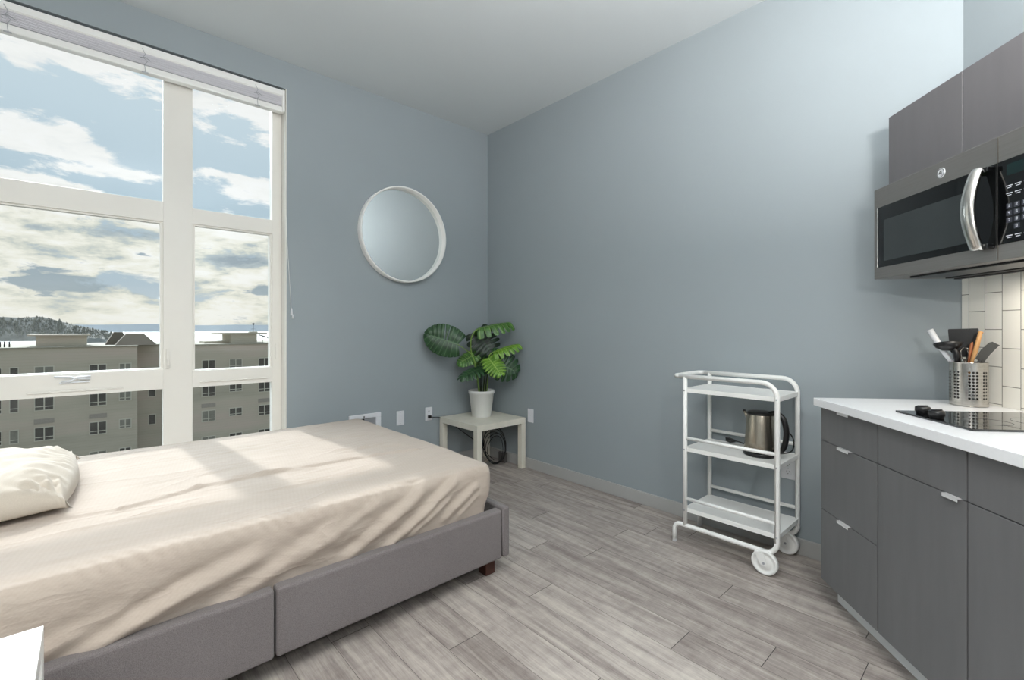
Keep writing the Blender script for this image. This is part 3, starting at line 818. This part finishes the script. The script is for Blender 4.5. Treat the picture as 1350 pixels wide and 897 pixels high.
# microwave
mwb = (.4, .2, 1.466)
mw = kthing('microwave_oven', mwb, label='stainless over-range microwave with curved handle under the wall cabinets', cat='microwave')
A0, A1, MF = .026, .785, .39
b = MB(mwb, K=True); b.box((A0, .009, 1.482), (A1, .362, 1.875), bev=.002); b.build('casing', M['mwsteel'], mw)
b = MB(mwb, K=True); b.prism([(A0+.004, .03), (A1-.004, .03), (A1-.004, .365), (A0+.004, .365)], 1.470, 1.484); b.build('underside', M['mwsteel'], mw)
b = MB(mwb, K=True)
b.box((.16, .20, 1.462), (.70, .335, 1.471), bev=.003); b.build('grease_filter', M['dark'], mw)
b = MB(mwb, K=True); b.box((.06, .06, 1.464), (.75, .085, 1.471)); b.box((.10, .12, 1.464), (.74, .15, 1.471)); b.build('vent_slot', M['slot'], mw)
DA = .617
b = MB(mwb, K=True); b.box((A0, .363, 1.470), (DA, MF, 1.873), bev=.003); dr = b.build('door', M['mwsteel'], mw)
b = MB(mwb, K=True); b.box((.056, MF-.002, 1.520), (DA-.001, MF+.002, 1.787), bev=.0015); b.build('door_glass', M['glassblack'], dr)
b = MB(mwb, K=True); b.box((.094, MF+.0018, 1.546), (.512, MF+.0028, 1.725)); b.build('viewing_window', M['mwwin'], dr)
b = MB(mwb, K=True); b.box((.050, MF, 1.520), (.056, MF+.004, 1.787), bev=.001); b.build('edge_trim', M['chrome'], dr)
# handle
b = MB(mwb, K=True)
n = 20; cols = []
for i in range(n+1):
    t = i/n; z = 1.509 + t*(1.782-1.509); bow = sin(pi*t)
    cols.append((z, MF+.030+.030*bow))
bm = b.bm
rings = []
for i, (z, bb) in enumerate(cols):
    hw = .021+.004*sin(pi*i/n)
    prof = [(-hw, -.010), (-hw, -.002), (-hw*.6, .006), (0, .009), (hw*.6, .006), (hw, -.002), (hw, -.010), (0, -.008)]
    rings.append([bm.verts.new(b.p((.575+p[0], bb+p[1], z))) for p in prof])
for R1, R2 in zip(rings, rings[1:]):
    for j in range(8):
        f = bm.faces.new((R1[j], R1[(j+1) % 8], R2[(j+1) % 8], R2[j])); f.smooth = True
bm.faces.new(rings[0]); bm.faces.new(rings[-1])
hd = b.build('handle', M['chrome'], dr)
b = MB(mwb, K=True); b.box((.556, MF+.001, 1.511), (.612, MF+.026, 1.528), bev=.003); b.build('handle_mount', M['glassblack'], hd)
b = MB(mwb, K=True); b.box((.556, MF+.001, 1.763), (.612, MF+.026, 1.780), bev=.003); b.build('handle_mount', M['glassblack'], hd)
# emblem on the door: round badge with a looping monogram
b = MB(mwb, K=True); eb = (.397, MF, 1.829)
b.lathe([(.0185, 0), (.0185, .002), (.0172, .003)], eb, axis=(0,1,0), n=32); em = b.build('emblem', M['plate'], dr)
b = MB(mwb, K=True)
def curl(f, n=40, r=.0007):
    b.tube([(eb[0]+f(i/n)[0], MF+.0034, eb[2]+f(i/n)[1]) for i in range(n+1)], r, 6)
curl(lambda t: (.0150*cos(2*pi*t), .0150*sin(2*pi*t)))
curl(lambda t: (-.0035+.0045*cos(-.6+5.6*t)*(1-.3*t), .001+.006*sin(.4+5.6*t)*(1-.3*t)), r=.0009)
curl(lambda t: (.004+.004*cos(.8+4.4*t), .003*sin(t*9)+.0035*(1-2*t)), r=.0009)
curl(lambda t: (-.007+.014*t, -.004+.003*sin(t*6.2)), r=.0008)
b.build('monogram', M['slot'], em)
# control panel
b = MB(mwb, K=True); b.box((DA+.003, .363, 1.470), (A1, MF, 1.873), bev=.003); cp = b.build('control_panel', M['mwsteel'], mw)
b = MB(mwb, K=True); b.box((DA+.003, MF-.002, 1.520), (A1-.002, MF+.002, 1.787), bev=.0015); b.build('panel_glass', M['glassblack'], cp)
b = MB(mwb, K=True); b.box((.652, MF+.0018, 1.735), (.765, MF+.0026, 1.770)); b.build('display', mat('display_dark', (22,44,44), .1), cp)
b = MB(mwb, K=True); b.box((DA, MF-.004, 1.787), (DA+.003, MF+.002, 1.870)); b.build('seam_trim', M['chrome'], cp)
b = MB(mwb, K=True); b.box((DA, MF-.004, 1.472), (DA+.003, MF+.002, 1.520)); b.build('seam_trim', M['chrome'], cp)
glyph = {'1':['010','110','010','010','111'],'2':['111','001','111','100','111'],'3':['111','001','111','001','111'],'4':['101','101','111','001','001'],'5':['111','100','111','001','111'],
 '6':['111','100','111','101','111'],'7':['111','001','010','010','010'],'8':['111','101','111','101','111'],'9':['111','101','111','001','111'],'0':['111','101','101','101','111']}
for k, dgt in enumerate('1234567890'):
    a = .660 + (k % 3)*.0245 if k < 9 else .660+.0245; z = 1.637 - (k//3)*.0225
    b = MB(mwb, K=True); b.box((a-.0095, MF+.0018, z-.008), (a+.0095, MF+.0026, z+.008), bev=.0004); kb = b.build('key', mat('key_dark', (52,54,66), .3) if k == 0 else KEYM, cp)
    if k == 0: KEYM = kb.data.materials[0]; KLAB = mat('key_print', (226,228,236), .4)
    b = MB(mwb, K=True)
    for yy, row in enumerate(glyph[dgt]):
        for xx, ch in enumerate(row):
            if ch == '1': b.box((a-.003+xx*.002, MF+.0026, z+.0036-yy*.0018), (a-.0012+xx*.002, MF+.0029, z+.0052-yy*.0018))
    b.build('digit', KLAB, kb)
for z, n_ in ((1.700, 3), (1.676, 3), (1.542, 3)):
    for k in range(n_):
        a = .660+k*.0285
        b = MB(mwb, K=True); b.box((a-.010, MF+.0018, z), (a+.010, MF+.0026, z+.0026)); b.box((a-.007, MF+.0018, z-.006), (a+.007, MF+.0026, z-.0040)); b.build('key_legend', KLAB, cp)

# cooktop
ckb = (.52, .3, .928)
ck = kthing('cooktop', ckb, label='black glass two-burner cooktop set into the white counter', cat='cooktop')
b = MB(ckb, K=True); b.box((.357, .055, .9282), (.690, .522, .935), bev=.001); b.build('glass_plate', M['cooktop'], ck)
ring_m = mat('burner_print', (74,76,80), .25)
for cy, rr in ((.19, .085), (.375, .065)):
    b = MB(ckb, K=True); b.lathe([(rr, 0), (rr, .0003), (rr-.0018, .0003), (rr-.0018, 0), (rr, 0)], (.56, cy, .9351), n=48, caps=False); b.build('burner_ring', ring_m, ck)
for a, bb in ((.425, .474), (.512, .492)):
    b = MB(ckb, K=True); b.lathe([(0, 0), (.019, 0), (.020, .003), (.020, .008), (.0235, .010), (.0225, .024), (.019, .027), (0, .028)], (a, bb, .9352), n=32, caps=False)
    kn = b.build('knob', M['dark'], ck)
    b = MB(ckb, K=True); b.box((a-.0015, bb-.018, .9628), (a+.0015, bb+.018, .966), bev=.0008); b.build('knob_grip', M['dark'], kn)

# utensil holder (walls pierced by round holes)
hx, hy, hz = 3.394, -.19, .928
uh = empty('utensil_holder', (hx, hy, hz), label='perforated steel utensil holder on the white counter by the tiles', cat='utensil holder')
def perforated():
    bm = bmesh.new(); R_, Hh = .060, .178
    cw, chh = .0118, .0132
    nc = 32; nr = 9
    z0 = .026
    def P3(s, z, r=R_): an = s/nc*2*pi; return Vector((r*cos(an), r*sin(an), z))
    cache = {}
    def V(s, z, r):
        k = (round((s % nc)*1000), round(z*1e5), round(r*1e5))
        if k not in cache: cache[k] = bm.verts.new(P3(s, z, r))
        return cache[k]
    zs = [z0+i*chh for i in range(nr+1)]
    for r in (R_, R_-.0012):
        def quad(s0, s1, za, zb):
            # split to match neighbours
            f = bm.faces.new((V(s0, za, r), V(s0+.5, za, r), V(s1, za, r), V(s1, (za+zb)/2 if za in zs and zb in zs else za, r), V(s1, zb, r), V(s0+.5, zb, r), V(s0, zb, r), V(s0, (za+zb)/2, r))) if False else None
        for s in range(nc):
            holes = (s % 8) not in (3, 6, 7)
            for (za, zb) in ((.0, .012), (.012, z0), (zs[-1], .16), (.16, Hh)):
                bm.faces.new((V(s, za, r), V(s+.5, za, r), V(s+1, za, r), V(s+1, zb, r), V(s+.5, zb, r), V(s, zb, r))).smooth = True
            for i in range(nr):
                za, zb = zs[i], zs[i+1]; zm = (za+zb)/2
                out = [(s, za), (s+.5, za), (s+1, za), (s+1, zm), (s+1, zb), (s+.5, zb), (s, zb), (s, zm)]
                if not holes:
                    bm.faces.new([V(a, z, r) for a, z in out]).smooth = True
                else:
                    hr = .0043; inn = []
                    for a, z in out:
                        dx, dz = (a-(s+.5))*cw, z-zm; l = math.hypot(dx, dz)
                        inn.append((s+.5+dx/l*hr/cw, zm+dz/l*hr))
                    for k in range(8):
                        k2 = (k+1) % 8
                        bm.faces.new((V(*out[k], r), V(*out[k2], r), V(*inn[k2], r), V(*inn[k], r))).smooth = True
    # rim
    n = 64
    for zc, rc, rt in ((Hh, R_-.0006, .0016), (.001, R_-.0006, .0016)):
        R = [[bm.verts.new(((rc+rt*cos(t*pi/4))*cos(2*pi*i/n), (rc+rt*cos(t*pi/4))*sin(2*pi*i/n), zc+rt*sin(t*pi/4))) for t in range(8)] for i in range(n)]
        for i in range(n):
            for t in range(8):
                bm.faces.new((R[i][t], R[(i+1) % n][t], R[(i+1) % n][(t+1) % 8], R[i][(t+1) % 8])).smooth = True
    bmesh.ops.create_circle(bm, cap_ends=True, segments=48, radius=R_-.002, matrix=Matrix.Translation((0,0,.004)))
    me = bpy.data.meshes.new('perforated_cup'); bm.to_mesh(me); bm.free(); me.materials.append(M['steel']); me.materials.append(mat('steel_inside_shade', (70,68,65), .5, .7))  # inner shell coloured darker to stand for the shade behind the holes
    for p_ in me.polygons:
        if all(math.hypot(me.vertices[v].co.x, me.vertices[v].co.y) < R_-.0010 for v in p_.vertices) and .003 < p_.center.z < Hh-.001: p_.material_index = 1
    o = bpy.data.objects.new('perforated_cup', me); COL.objects.link(o); o.parent = uh; o.location = (0,0,.0022)
perforated()
UG = 'kitchen utensils in the steel holder'
def ut(name, label, parts, lean=None):
    o = empty(name, (hx, hy, hz+.01), label=label, cat='utensil', group=UG)
    for nm, b, m in parts: b.build(nm, m, o)
def blade(pts_w, thick=.0015, tw=(1,0,0)):
    """ribbon through (point, halfwidth)"""
    b = MB(); tw = Vector(tw).normalized(); rings = []
    for i, (p, w) in enumerate(pts_w):
        p = Vector(p); a = Vector(pts_w[max(i-1, 0)][0]); c_ = Vector(pts_w[min(i+1, len(pts_w)-1)][0]); t = (c_-a).normalized()
        nn = t.cross(tw).normalized(); ww = tw
        rings.append([b.bm.verts.new(p+ww*w*sx+nn*thick*sn) for sx, sn in ((-1,-1),(1,-1),(1,1),(-1,1))])
    for A, B in zip(rings, rings[1:]):
        for j in range(4): b.bm.faces.new((A[j], A[(j+1)%4], B[(j+1)%4], B[j]))
    b.bm.faces.new(rings[0]); b.bm.faces.new(rings[-1]); return b
b1 = MB(); b1.tube([(.02,.0,.012), (-.055,-.005,.175), (-.082,-.008,.225), (-.119,-.012,.306)], [.006,.008,.0105,.0115], 12)
ut('spatula', 'white plastic utensil handle leaning left out of the holder', [('handle', b1, M['plate'])])
b1 = MB(); b1.tube([(.01,.03,.012), (-.005,.036,.20)], .006, 8)
b2 = blade([((-.014,.036,.19), .028), ((-.016,.035,.215), .042), ((-.018,.034,.305), .047), ((-.018,.034,.310), .045)], .002, (1,.1,.04))
ut('turner', 'wide black turner standing at the back of the holder', [('handle', b1, M['dark']), ('blade', b2, M['dark'])])
b1 = MB(); b1.tube([(.0,-.03,.012), (-.038,-.03,.19), (-.042,-.03,.215)], .006, 8)
b2 = MB(); b2.lathe([(0, -.022), (.018, -.018), (.032, -.006), (.038, .010), (.036, .011), (.030, -.003), (.016, -.014), (0, -.017)], (-.060,-.028,.238), axis=(-.15,.25,.95), n=28, caps=False)
for v in b2.bm.verts: v.co.x = -.060+(v.co.x+.060)*1.25
b3 = MB(); b3.tube([(-.03,-.03,.17), (-.033,-.032,.21), (-.045,-.03,.235)], [.017,.02,.012], 10, flat=.6)
ut('ladle', 'black slotted ladle leaning left over the holder rim', [('handle', b1, M['dark']), ('bowl', b2, M['dark']), ('neck', b3, M['dark'])])
b1 = MB(); b1.tube([(-.02,-.01,.012), (.012,-.02,.18), (.022,-.022,.22), (.036,-.024,.295)], [.006,.0085,.012,.0095], 12, flat=.7)
b1.lathe([(0, -.004), (.008, 0), (.0085, .005), (0, .009)], (.036,-.024,.292), axis=(.12,0,1), n=12, caps=False)
ut('wooden_spoon', 'light wooden spoon handle upright in the holder', [('handle', b1, M['wood'])])
b1 = MB(); b1.tube([(-.01,-.0,.012), (.002,-.01,.18), (.006,-.012,.21), (.010,-.012,.245), (.012,-.012,.255)], [.005,.008,.0125,.011,.004], 12, flat=.5)
ut('wooden_spoon', 'short reddish brown wooden spoon behind the lighter one', [('bowl', b1, M['wood2'])])
b1 = MB(); b1.tube([(-.03,.0,.012), (.035,-.005,.185)], .005, 8)
b2 = blade([((.032,-.005,.178), .015), ((.050,-.007,.215), .016), ((.072,-.009,.245), .015), ((.080,-.010,.250), .013)], .0015, (.8,.2,-.55))
ut('turner', 'dark grey slanted turner leaning right in the holder', [('handle', b1, M['slot']), ('blade', b2, mat('grey_nylon', (74,74,72), .5))])
b1 = MB()
for k in range(3):
    an = k*pi/3
    pts = []
    for i in range(13):
        t = i/12*2*pi*.5
        rr = .024*sin(i/12*pi)
        pts.append((-.012+rr*cos(an)*1 if i else -.012, .0+rr*sin(an)+.008, .18+.05*(1-cos(i/12*pi))/2*1.0))
    b1.tube(pts, .0012, 6)
    b1.tube([(2*-.012-p[0], 2*.008-p[1], p[2]) for p in pts], .0012, 6)
b2 = MB(); b2.tube([(-.01,.0,.012), (-.012,.008,.18)], .006, 8)
ut('whisk', 'small steel wire whisk down inside the holder', [('wire_loops', b1, M['chrome']), ('handle', b2, M['steel'])])

# ------------------------------------------------------------------ OUTDOORS
g = MB(); g.box((-170, -220, -22.2), (-.5, 260, -22)); tag(g.build('ground', M['ground']), kind='structure')
g = MB(); g.box((-30000, -30000, -30.2), (-170, 30000, -30)); tag(g.build('sea', M['sea']), kind='structure')
FX = -65
bd = empty('apartment_building', (FX-8, 2, -22), label='beige flat-roofed apartment block across the street', cat='building')
OBu = (FX-8, 2, -22)
b = MB(OBu); b.box((FX-16, -40, -22), (FX, 1.0, -.86)); b.box((FX-16, 1.0, -22), (FX-3.2, 6.2, -.86)); b.box((FX-16, 6.2, -22), (FX, 34, -.90)); b.build('facade', M['siding'], bd)
b = MB(OBu); b.box((FX-16.1, -40.1, -.86), (FX+.12, 1.08, -.72)); b.box((FX-16.1, 1.08, -.86), (FX-3.1, 6.12, -.72)); b.box((FX-16.1, 6.12, -.90), (FX+.12, 34.1, -.74)); b.build('parapet', M['broof'], bd)
b = MB(OBu); b.box((FX-7, -6.85-.4, -.72), (FX-1.5, -3.3, .42)); b.box((FX-7.3, -7.9, .42), (FX-1.2, -3.0, .58)); b.build('penthouse', M['siding'], bd)
b = MB(OBu); b.box((FX-7, 10.7, -.74), (FX-1.5, 13.8, .50)); b.box((FX-7.3, 9.4, .50), (FX-1.2, 15.0, .66)); b.box((FX-2.2, 12.9, .66), (FX-1.6, 13.9, .80)); b.box((FX-6, 7.9, -.74), (FX-2.5, 10.7, -.45)); b.build('penthouse', M['siding'], bd)
# hipped turret roof
b = MB(OBu)
def hip(x0, x1, y0, y1, z0, tx0, tx1, ty0, ty1, z1):
    A = [b.bm.verts.new(b.p(q)) for q in ((x0,y0,z0),(x1,y0,z0),(x1,y1,z0),(x0,y1,z0))]
    T_ = [b.bm.verts.new(b.p(q)) for q in ((tx0,ty0,z1),(tx1,ty0,z1),(tx1,ty1,z1),(tx0,ty1,z1))]
    b.bm.faces.new(A); b.bm.faces.new(T_)
    for i in range(4): b.bm.faces.new((A[i], A[(i+1) % 4], T_[(i+1) % 4], T_[i]))
hip(FX-5.5, FX-.8, -.9, 2.9, -.72, FX-4, FX-2.4, .15, 1.75, .62); hip(FX-8, FX-4, -1.7, .6, -.72, FX-7, FX-5, -.9, -.1, .78)
b.build('turret_roof', M['siding_dk'], bd)
b = MB(OBu)
for y in (-9.85, -9.55, -9.2): b.tube([(FX-2, y, -.72), (FX-2, y, -.15)], .06, 6)
b.build('roof_vent', M['slot'], bd)
b = MB(OBu); b.tube([(FX-3, 13.7, .66), (FX-3, 13.7, 1.75)], .035, 6); b.lathe([(0,-.16),(.14,-.08),(.17,0),(.14,.08),(0,.16)], (FX-3, 13.7, 1.85), n=10, caps=False); b.tube([(FX-3, 13.4, 1.15), (FX-3, 14.0, 1.15)], .02, 6); b.build('antenna', M['slot'], bd)
b = MB(OBu); b.tube([(FX-1.2, 14.0, .35), (FX-1.2, 16.8, -.62)], .07, 6); b.tube([(FX-1.2, 14.4, -.7), (FX-1.2, 14.4, .15)], .05, 6); b.tube([(FX-1.2, 15.3, -.74), (FX-1.2, 15.1, -.1)], .05, 6); b.build('roof_pipe', M['slot'], bd)
wr = random.Random(4)
def bwindow(y0, y1, z0, z1, dbl=True, x=FX, lower=True, dark=True):
    b = MB(OBu); t = .085
    b.box((x, y0, z1-t), (x+.06, y1, z1)); b.box((x, y0, z0), (x+.06, y1, z0+t)); b.box((x, y0, z0+t), (x+.06, y0+t, z1-t)); b.box((x, y1-t, z0+t), (x+.06, y1, z1-t))
    if dbl: b.box((x, (y0+y1)/2-.05, z0+t), (x+.07, (y0+y1)/2+.05, z1-t))
    if lower: zz = z0+(z1-z0)*.27; b.box((x, y0+t, zz-.035), (x+.06, y1-t, zz+.035))
    w = b.build('window', M['bframe'], bd)
    b = MB(OBu); b.box((x+.005, y0+.02, z0+.02), (x+.02, y1-.02, z1-.02)); b.build('pane', M['bwin'] if dark else M['bwin2'], w)
rows = [(-4.3, -2.7), (-7.35, -5.75), (-10.5, -9.05), (-13.8, -12.3)]
cols = [(-10.6, -9.35, 1), (-8.62, -8.0+.35, 0), (-7.3, -5.9+.25, 1), (-3.10, -1.62, 1), (-.62, .50, 1), (7.22, 8.72, 1), (10.2, 11.72, 1), (13.6, 15.1, 1)]
cols[1] = (-9.05+.0, -8.35, 0); cols[0] = (-10.9, -9.5, 1); cols[2] = (-7.3, -5.8, 1)
for ci, (y0, y1, dbl) in enumerate(cols):
    for ri, (z0, z1) in enumerate(rows):
        zz0 = z0 + (.35 if ci in (4, 6) else 0)
        bwindow(y0, y1, zz0, z1, bool(dbl), dark=wr.random() < .72)
    if ci in (2, 3, 5, 7):
        for z1 in (-9.05,):
            b = MB(OBu); b.box((FX, y0, z1+.35), (FX+.04, y1, z1+.85)); b.build('vent_panel', M['btrim'], bd)
for z1 in (-5.9, -9.3): bwindow(2.2, 3.0, z1-1.3, z1, False, x=FX-3.2, lower=False)

# wooded headland across the water, with its own trees and houses merged as countryside
def ridge(name, x, y0, y1, hfun, m, n=120, depth=300, zb=-30, sc=1):
    bm = bmesh.new(); A = []; B = []; C_ = []
    for i in range(n+1):
        y = y0+(y1-y0)*i/n; h = hfun(i/n, y)
        A.append(bm.verts.new((x+depth*.25, y, zb))); B.append(bm.verts.new((x, y, zb+h))); C_.append(bm.verts.new((x-depth, y, zb)))
    for i in range(n):
        bm.faces.new((A[i], A[i+1], B[i+1], B[i])); bm.faces.new((B[i], B[i+1], C_[i+1], C_[i]))
    bm.faces.new(A+[C_[-1]]+C_[::-1][1:]) if False else None
    me = bpy.data.meshes.new(name); bm.to_mesh(me); bm.free(); me.materials.append(m)
    o = bpy.data.objects.new(name, me); COL.objects.link(o); tag(o, kind='structure'); return o
def dirpt(px, X):  # bearing helper: lateral position on a plane x = X for a bearing in the plan, seen from the room
    u = (px-675)/608; dx = u*.6737-.7390; dy = u*.7390+.6737
    return -2.9 + dy*(X-3.53)/dx
X1 = -1700
ya, yb = dirpt(-120, X1), dirpt(166, X1)
def hh(t, y):
    e = min(1, (1-t)/.45)**.8 if t > .55 else 1
    return max(1, 32+ (27+6*noise.noise(Vector((t*6, 0, 0))))*e*1 - 28*(1-e))
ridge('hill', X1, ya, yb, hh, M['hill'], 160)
# trees along its crest: countless at this distance
bm = bmesh.new(); tr = random.Random(9)
for i in range(1400):
    t = tr.random(); y = ya+(yb-ya)*t; row = tr.random(); h0 = hh(t, y)*(1-row*.75)-30; h = tr.uniform(2.5, 6)*(1.0 if tr.random() < .9 else 1.5)
    x = X1+75*row; r = h*tr.uniform(.25, .5)
    c = bmesh.ops.create_cone(bm, cap_ends=True, segments=5, radius1=r, radius2=r*.25, depth=h, matrix=Matrix.Translation((x, y, h0+h/2-2)))
me = bpy.data.meshes.new('hillside_trees'); bm.to_mesh(me); bm.free(); me.materials.append(M['tree'])
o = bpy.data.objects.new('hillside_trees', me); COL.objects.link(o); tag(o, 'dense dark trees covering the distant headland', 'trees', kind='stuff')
X2 = -1150
ridge('hill', X2, dirpt(96, X2), dirpt(146, X2), lambda t, y: 8+5*sin(pi*t)*(1+.5*noise.noise(Vector((t*5, 0, 0)))), mat('spit_grey', (108,110,106), 1, var=.1, vscale=.02), 40, 60)
X3 = -5200
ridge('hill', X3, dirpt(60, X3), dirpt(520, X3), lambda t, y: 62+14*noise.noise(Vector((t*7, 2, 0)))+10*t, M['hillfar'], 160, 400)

# ------------------------------------------------------------------ SKY
W = bpy.data.worlds.new('sky'); S.world = W; W.use_nodes = True
nt = W.node_tree; bgn = nt.nodes['Background']
class WN(N):
    def __init__(s): s.t = nt; s.n = nt.nodes; s.b = None
w = WN()
tc = w.a('ShaderNodeTexCoord'); D = tc.outputs['Generated']
sx = w.a('ShaderNodeSeparateXYZ'); w.l(D, sx.inputs[0]); ez = w.math('MAXIMUM', sx.outputs['Z'], 0.0)
den = w.math('ADD', ez, .10)
cb_ = w.a('ShaderNodeCombineXYZ'); w.l(w.math('DIVIDE', sx.outputs['X'], den), cb_.inputs[0]); w.l(w.math('DIVIDE', sx.outputs['Y'], den), cb_.inputs[1])
base_sky = w.ramp(ez, [(0, s2l((202,210,212))), (.08, s2l((184,200,210))), (.22, s2l((182,202,214))), (.34, s2l((200,217,227))), (.50, s2l((214,228,235))), (.8, s2l((160,190,215)))])
n1 = w.noise(w.map(D, (1,1,2.2), loc=(3.1, 1.7, 0)), 3.2, 9, .60, .35)
n2 = w.noise(w.map(D, (1,1,3.2), loc=(9, 4, 2)), 7.5, 9, .64, .3)
n3 = w.noise(w.map(D, (1,1,3.5), loc=(2, 7, 1)), 13, 7, .6, .3)
n = w.math('ADD', w.math('MULTIPLY', n1, .5), w.math('MULTIPLY', n2, .5))
az0 = Vector((-.7390, .6737, 0)); azr = Vector((.6737, .7390, 0))
def blob(az, el, ra, re, amp):
    """soft patch of sky at azimuth az (tangent, from the sea view's middle) and elevation el"""
    d = (az0 + azr*az + Vector((0,0,el))).normalized(); r = (azr - d*azr.dot(d)).normalized()
    dv = w.a('ShaderNodeVectorMath'); dv.operation = 'DOT_PRODUCT'; w.l(D, dv.inputs[0]); dv.inputs[1].default_value = r
    x = w.math('DIVIDE', dv.outputs['Value'], ra)
    y = w.math('DIVIDE', w.math('SUBTRACT', sx.outputs['Z'], d.z), re)
    q = w.math('ADD', w.math('MULTIPLY', x, x), w.math('MULTIPLY', y, y))
    return w.math('MULTIPLY', w.math('POWER', 2.718, w.math('MULTIPLY', q, -1)), amp)
def total(L):
    o = blob(*L[0])
    for q in L[1:]: o = w.math('ADD', o, blob(*q))
    return o
cov = w.ramp(ez, [(0, (.20,)*3), (.10, (.22,)*3), (.17, (.17,)*3), (.215, (.02,)*3), (1, (.0,)*3)])
puffs = total([(-1.02,.405,.090,.024,.20), (-1.06,.315,.13,.018,.17), (-.84,.335,.07,.012,.15), (-.55,.305,.060,.028,.19), (-.63,.335,.03,.008,.12),
  (-1.08,.60,.03,.020,.13), (-.97,.60,.04,.014,.12), (-.55,.475,.03,.014,.15), (-.66,.50,.035,.014,.12), (-.95,.36,.06,.008,-.10), (-.72,.40,.16,.035,-.10)])
nn_ = w.math('ADD', w.math('ADD', n, cov), puffs)
mask = w.ramp(nn_, [(.565, (0,0,0)), (.61, (1,1,1))])
dark = total([(-1.0,.205,.12,.012,.05), (-.9,.16,.10,.012,.04), (-.60,.150,.06,.010,.10)])
bl_ = w.math('SUBTRACT', w.math('ADD', w.math('MULTIPLY', n2, .55), w.math('MULTIPLY', n3, .45)), dark)
belly = w.ramp(bl_, [(.34, s2l((158,170,178))), (.42, s2l((188,198,200))), (.455, s2l((216,218,208))), (.505, s2l((242,240,228))), (.57, s2l((252,251,246)))])
drk = w.math('ADD', total([(-1.008,.104,.058,.019,1.0), (-.93,.090,.035,.010,.75), (-.54,.080,.034,.012,.95), (-.79,.076,.035,.008,.7)]), w.math('MULTIPLY', w.math('SUBTRACT', n3, .5), 3.0))
belly = w.mix(w.math('MULTIPLY', w.ramp(drk, [(.42, (0,0,0)), (.62, (1,1,1))]), .9), belly, s2l((150,168,180)))
hi_ = w.ramp(ez, [(.17, (0,0,0)), (.23, (1,1,1))])
ccol = w.mix(w.math('MULTIPLY', hi_, .8), belly, s2l((250,250,250)))
low = w.ramp(ez, [(0, (1,1,1)), (.10, (0,0,0))])
ccol = w.mix(w.math('MULTIPLY', low, .28), ccol, s2l((230,224,206)))
final = w.mix(mask, base_sky, ccol)
w.l(final, bgn.inputs[0]); bgn.inputs[1].default_value = 1.0

# ------------------------------------------------------------------ LIGHTS
def lamp(name, typ, loc, energy, color=(1,1,1), rot=None, **k):
    l = bpy.data.lights.new(name, typ); l.energy = energy; l.color = color
    for q, v in k.items(): setattr(l, q, v)
    o = bpy.data.objects.new(name, l); COL.objects.link(o); o.location = loc
    if rot is not None: o.rotation_euler = rot
    o['kind'] = 'helper'
    return o
def aim(o, d): o.rotation_euler = Vector(d).to_track_quat('-Z', 'Y').to_euler()
el = radians(39)
o = lamp('sun', 'SUN', (-6, -2.5, 6), 2.9, (1, .985, .97), angle=radians(1.6)); aim(o, (cos(el), .06, -sin(el)))
o = lamp('hazy_sky', 'SUN', (-6, -2.5, 5), 7.4, (.83, .92, 1), angle=radians(60)); aim(o, (cos(radians(47)), .10, -sin(radians(47))))
o = lamp('ceiling_fill', 'AREA', (3.4, -4.6, 3.10), 62, (1, .97, .93), shape='DISK', size=1.4); aim(o, (0, 0, -1))  # unseen fill lamp added behind the camera to brighten the room
o = lamp('bounce_flash', 'AREA', (4.05, -2.25, 2.0), 214, (1, .975, .965), shape='DISK', size=.4); aim(o, (.05, .15, 1))
o = lamp('camera_flash', 'POINT', (3.95, -2.2, 1.65), 26, (1, .99, .97), shadow_soft_size=.02)

hl = kloc(.42, .17, 1.455); o = lamp('tile_fill', 'AREA', hl, 1.6, (1, .93, .82), shape='DISK', size=.12); aim(o, (0, 0, -1))  # fill lamp added under the microwave to brighten the tiles

# ------------------------------------------------------------------ CAMERA
cam = bpy.data.cameras.new('camera'); co = bpy.data.objects.new('camera', cam); COL.objects.link(co)
cam.sensor_width = 36; cam.lens = 36*608/1350; cam.shift_y = -15.5/1350; cam.clip_start = .02; cam.clip_end = 60000
co.location = (3.533, -2.896, 1.25); co.rotation_euler = (pi/2, 0, math.atan2(.7390, .6737))
S.camera = co
S.view_settings.view_transform = 'Standard'; S.view_settings.look = 'None'; S.view_settings.exposure = 0; S.view_settings.gamma = 1
S.cycles.max_bounces = 8; S.cycles.diffuse_bounces = 5; S.cycles.use_denoising = True; S.cycles.sample_clamp_indirect = 6
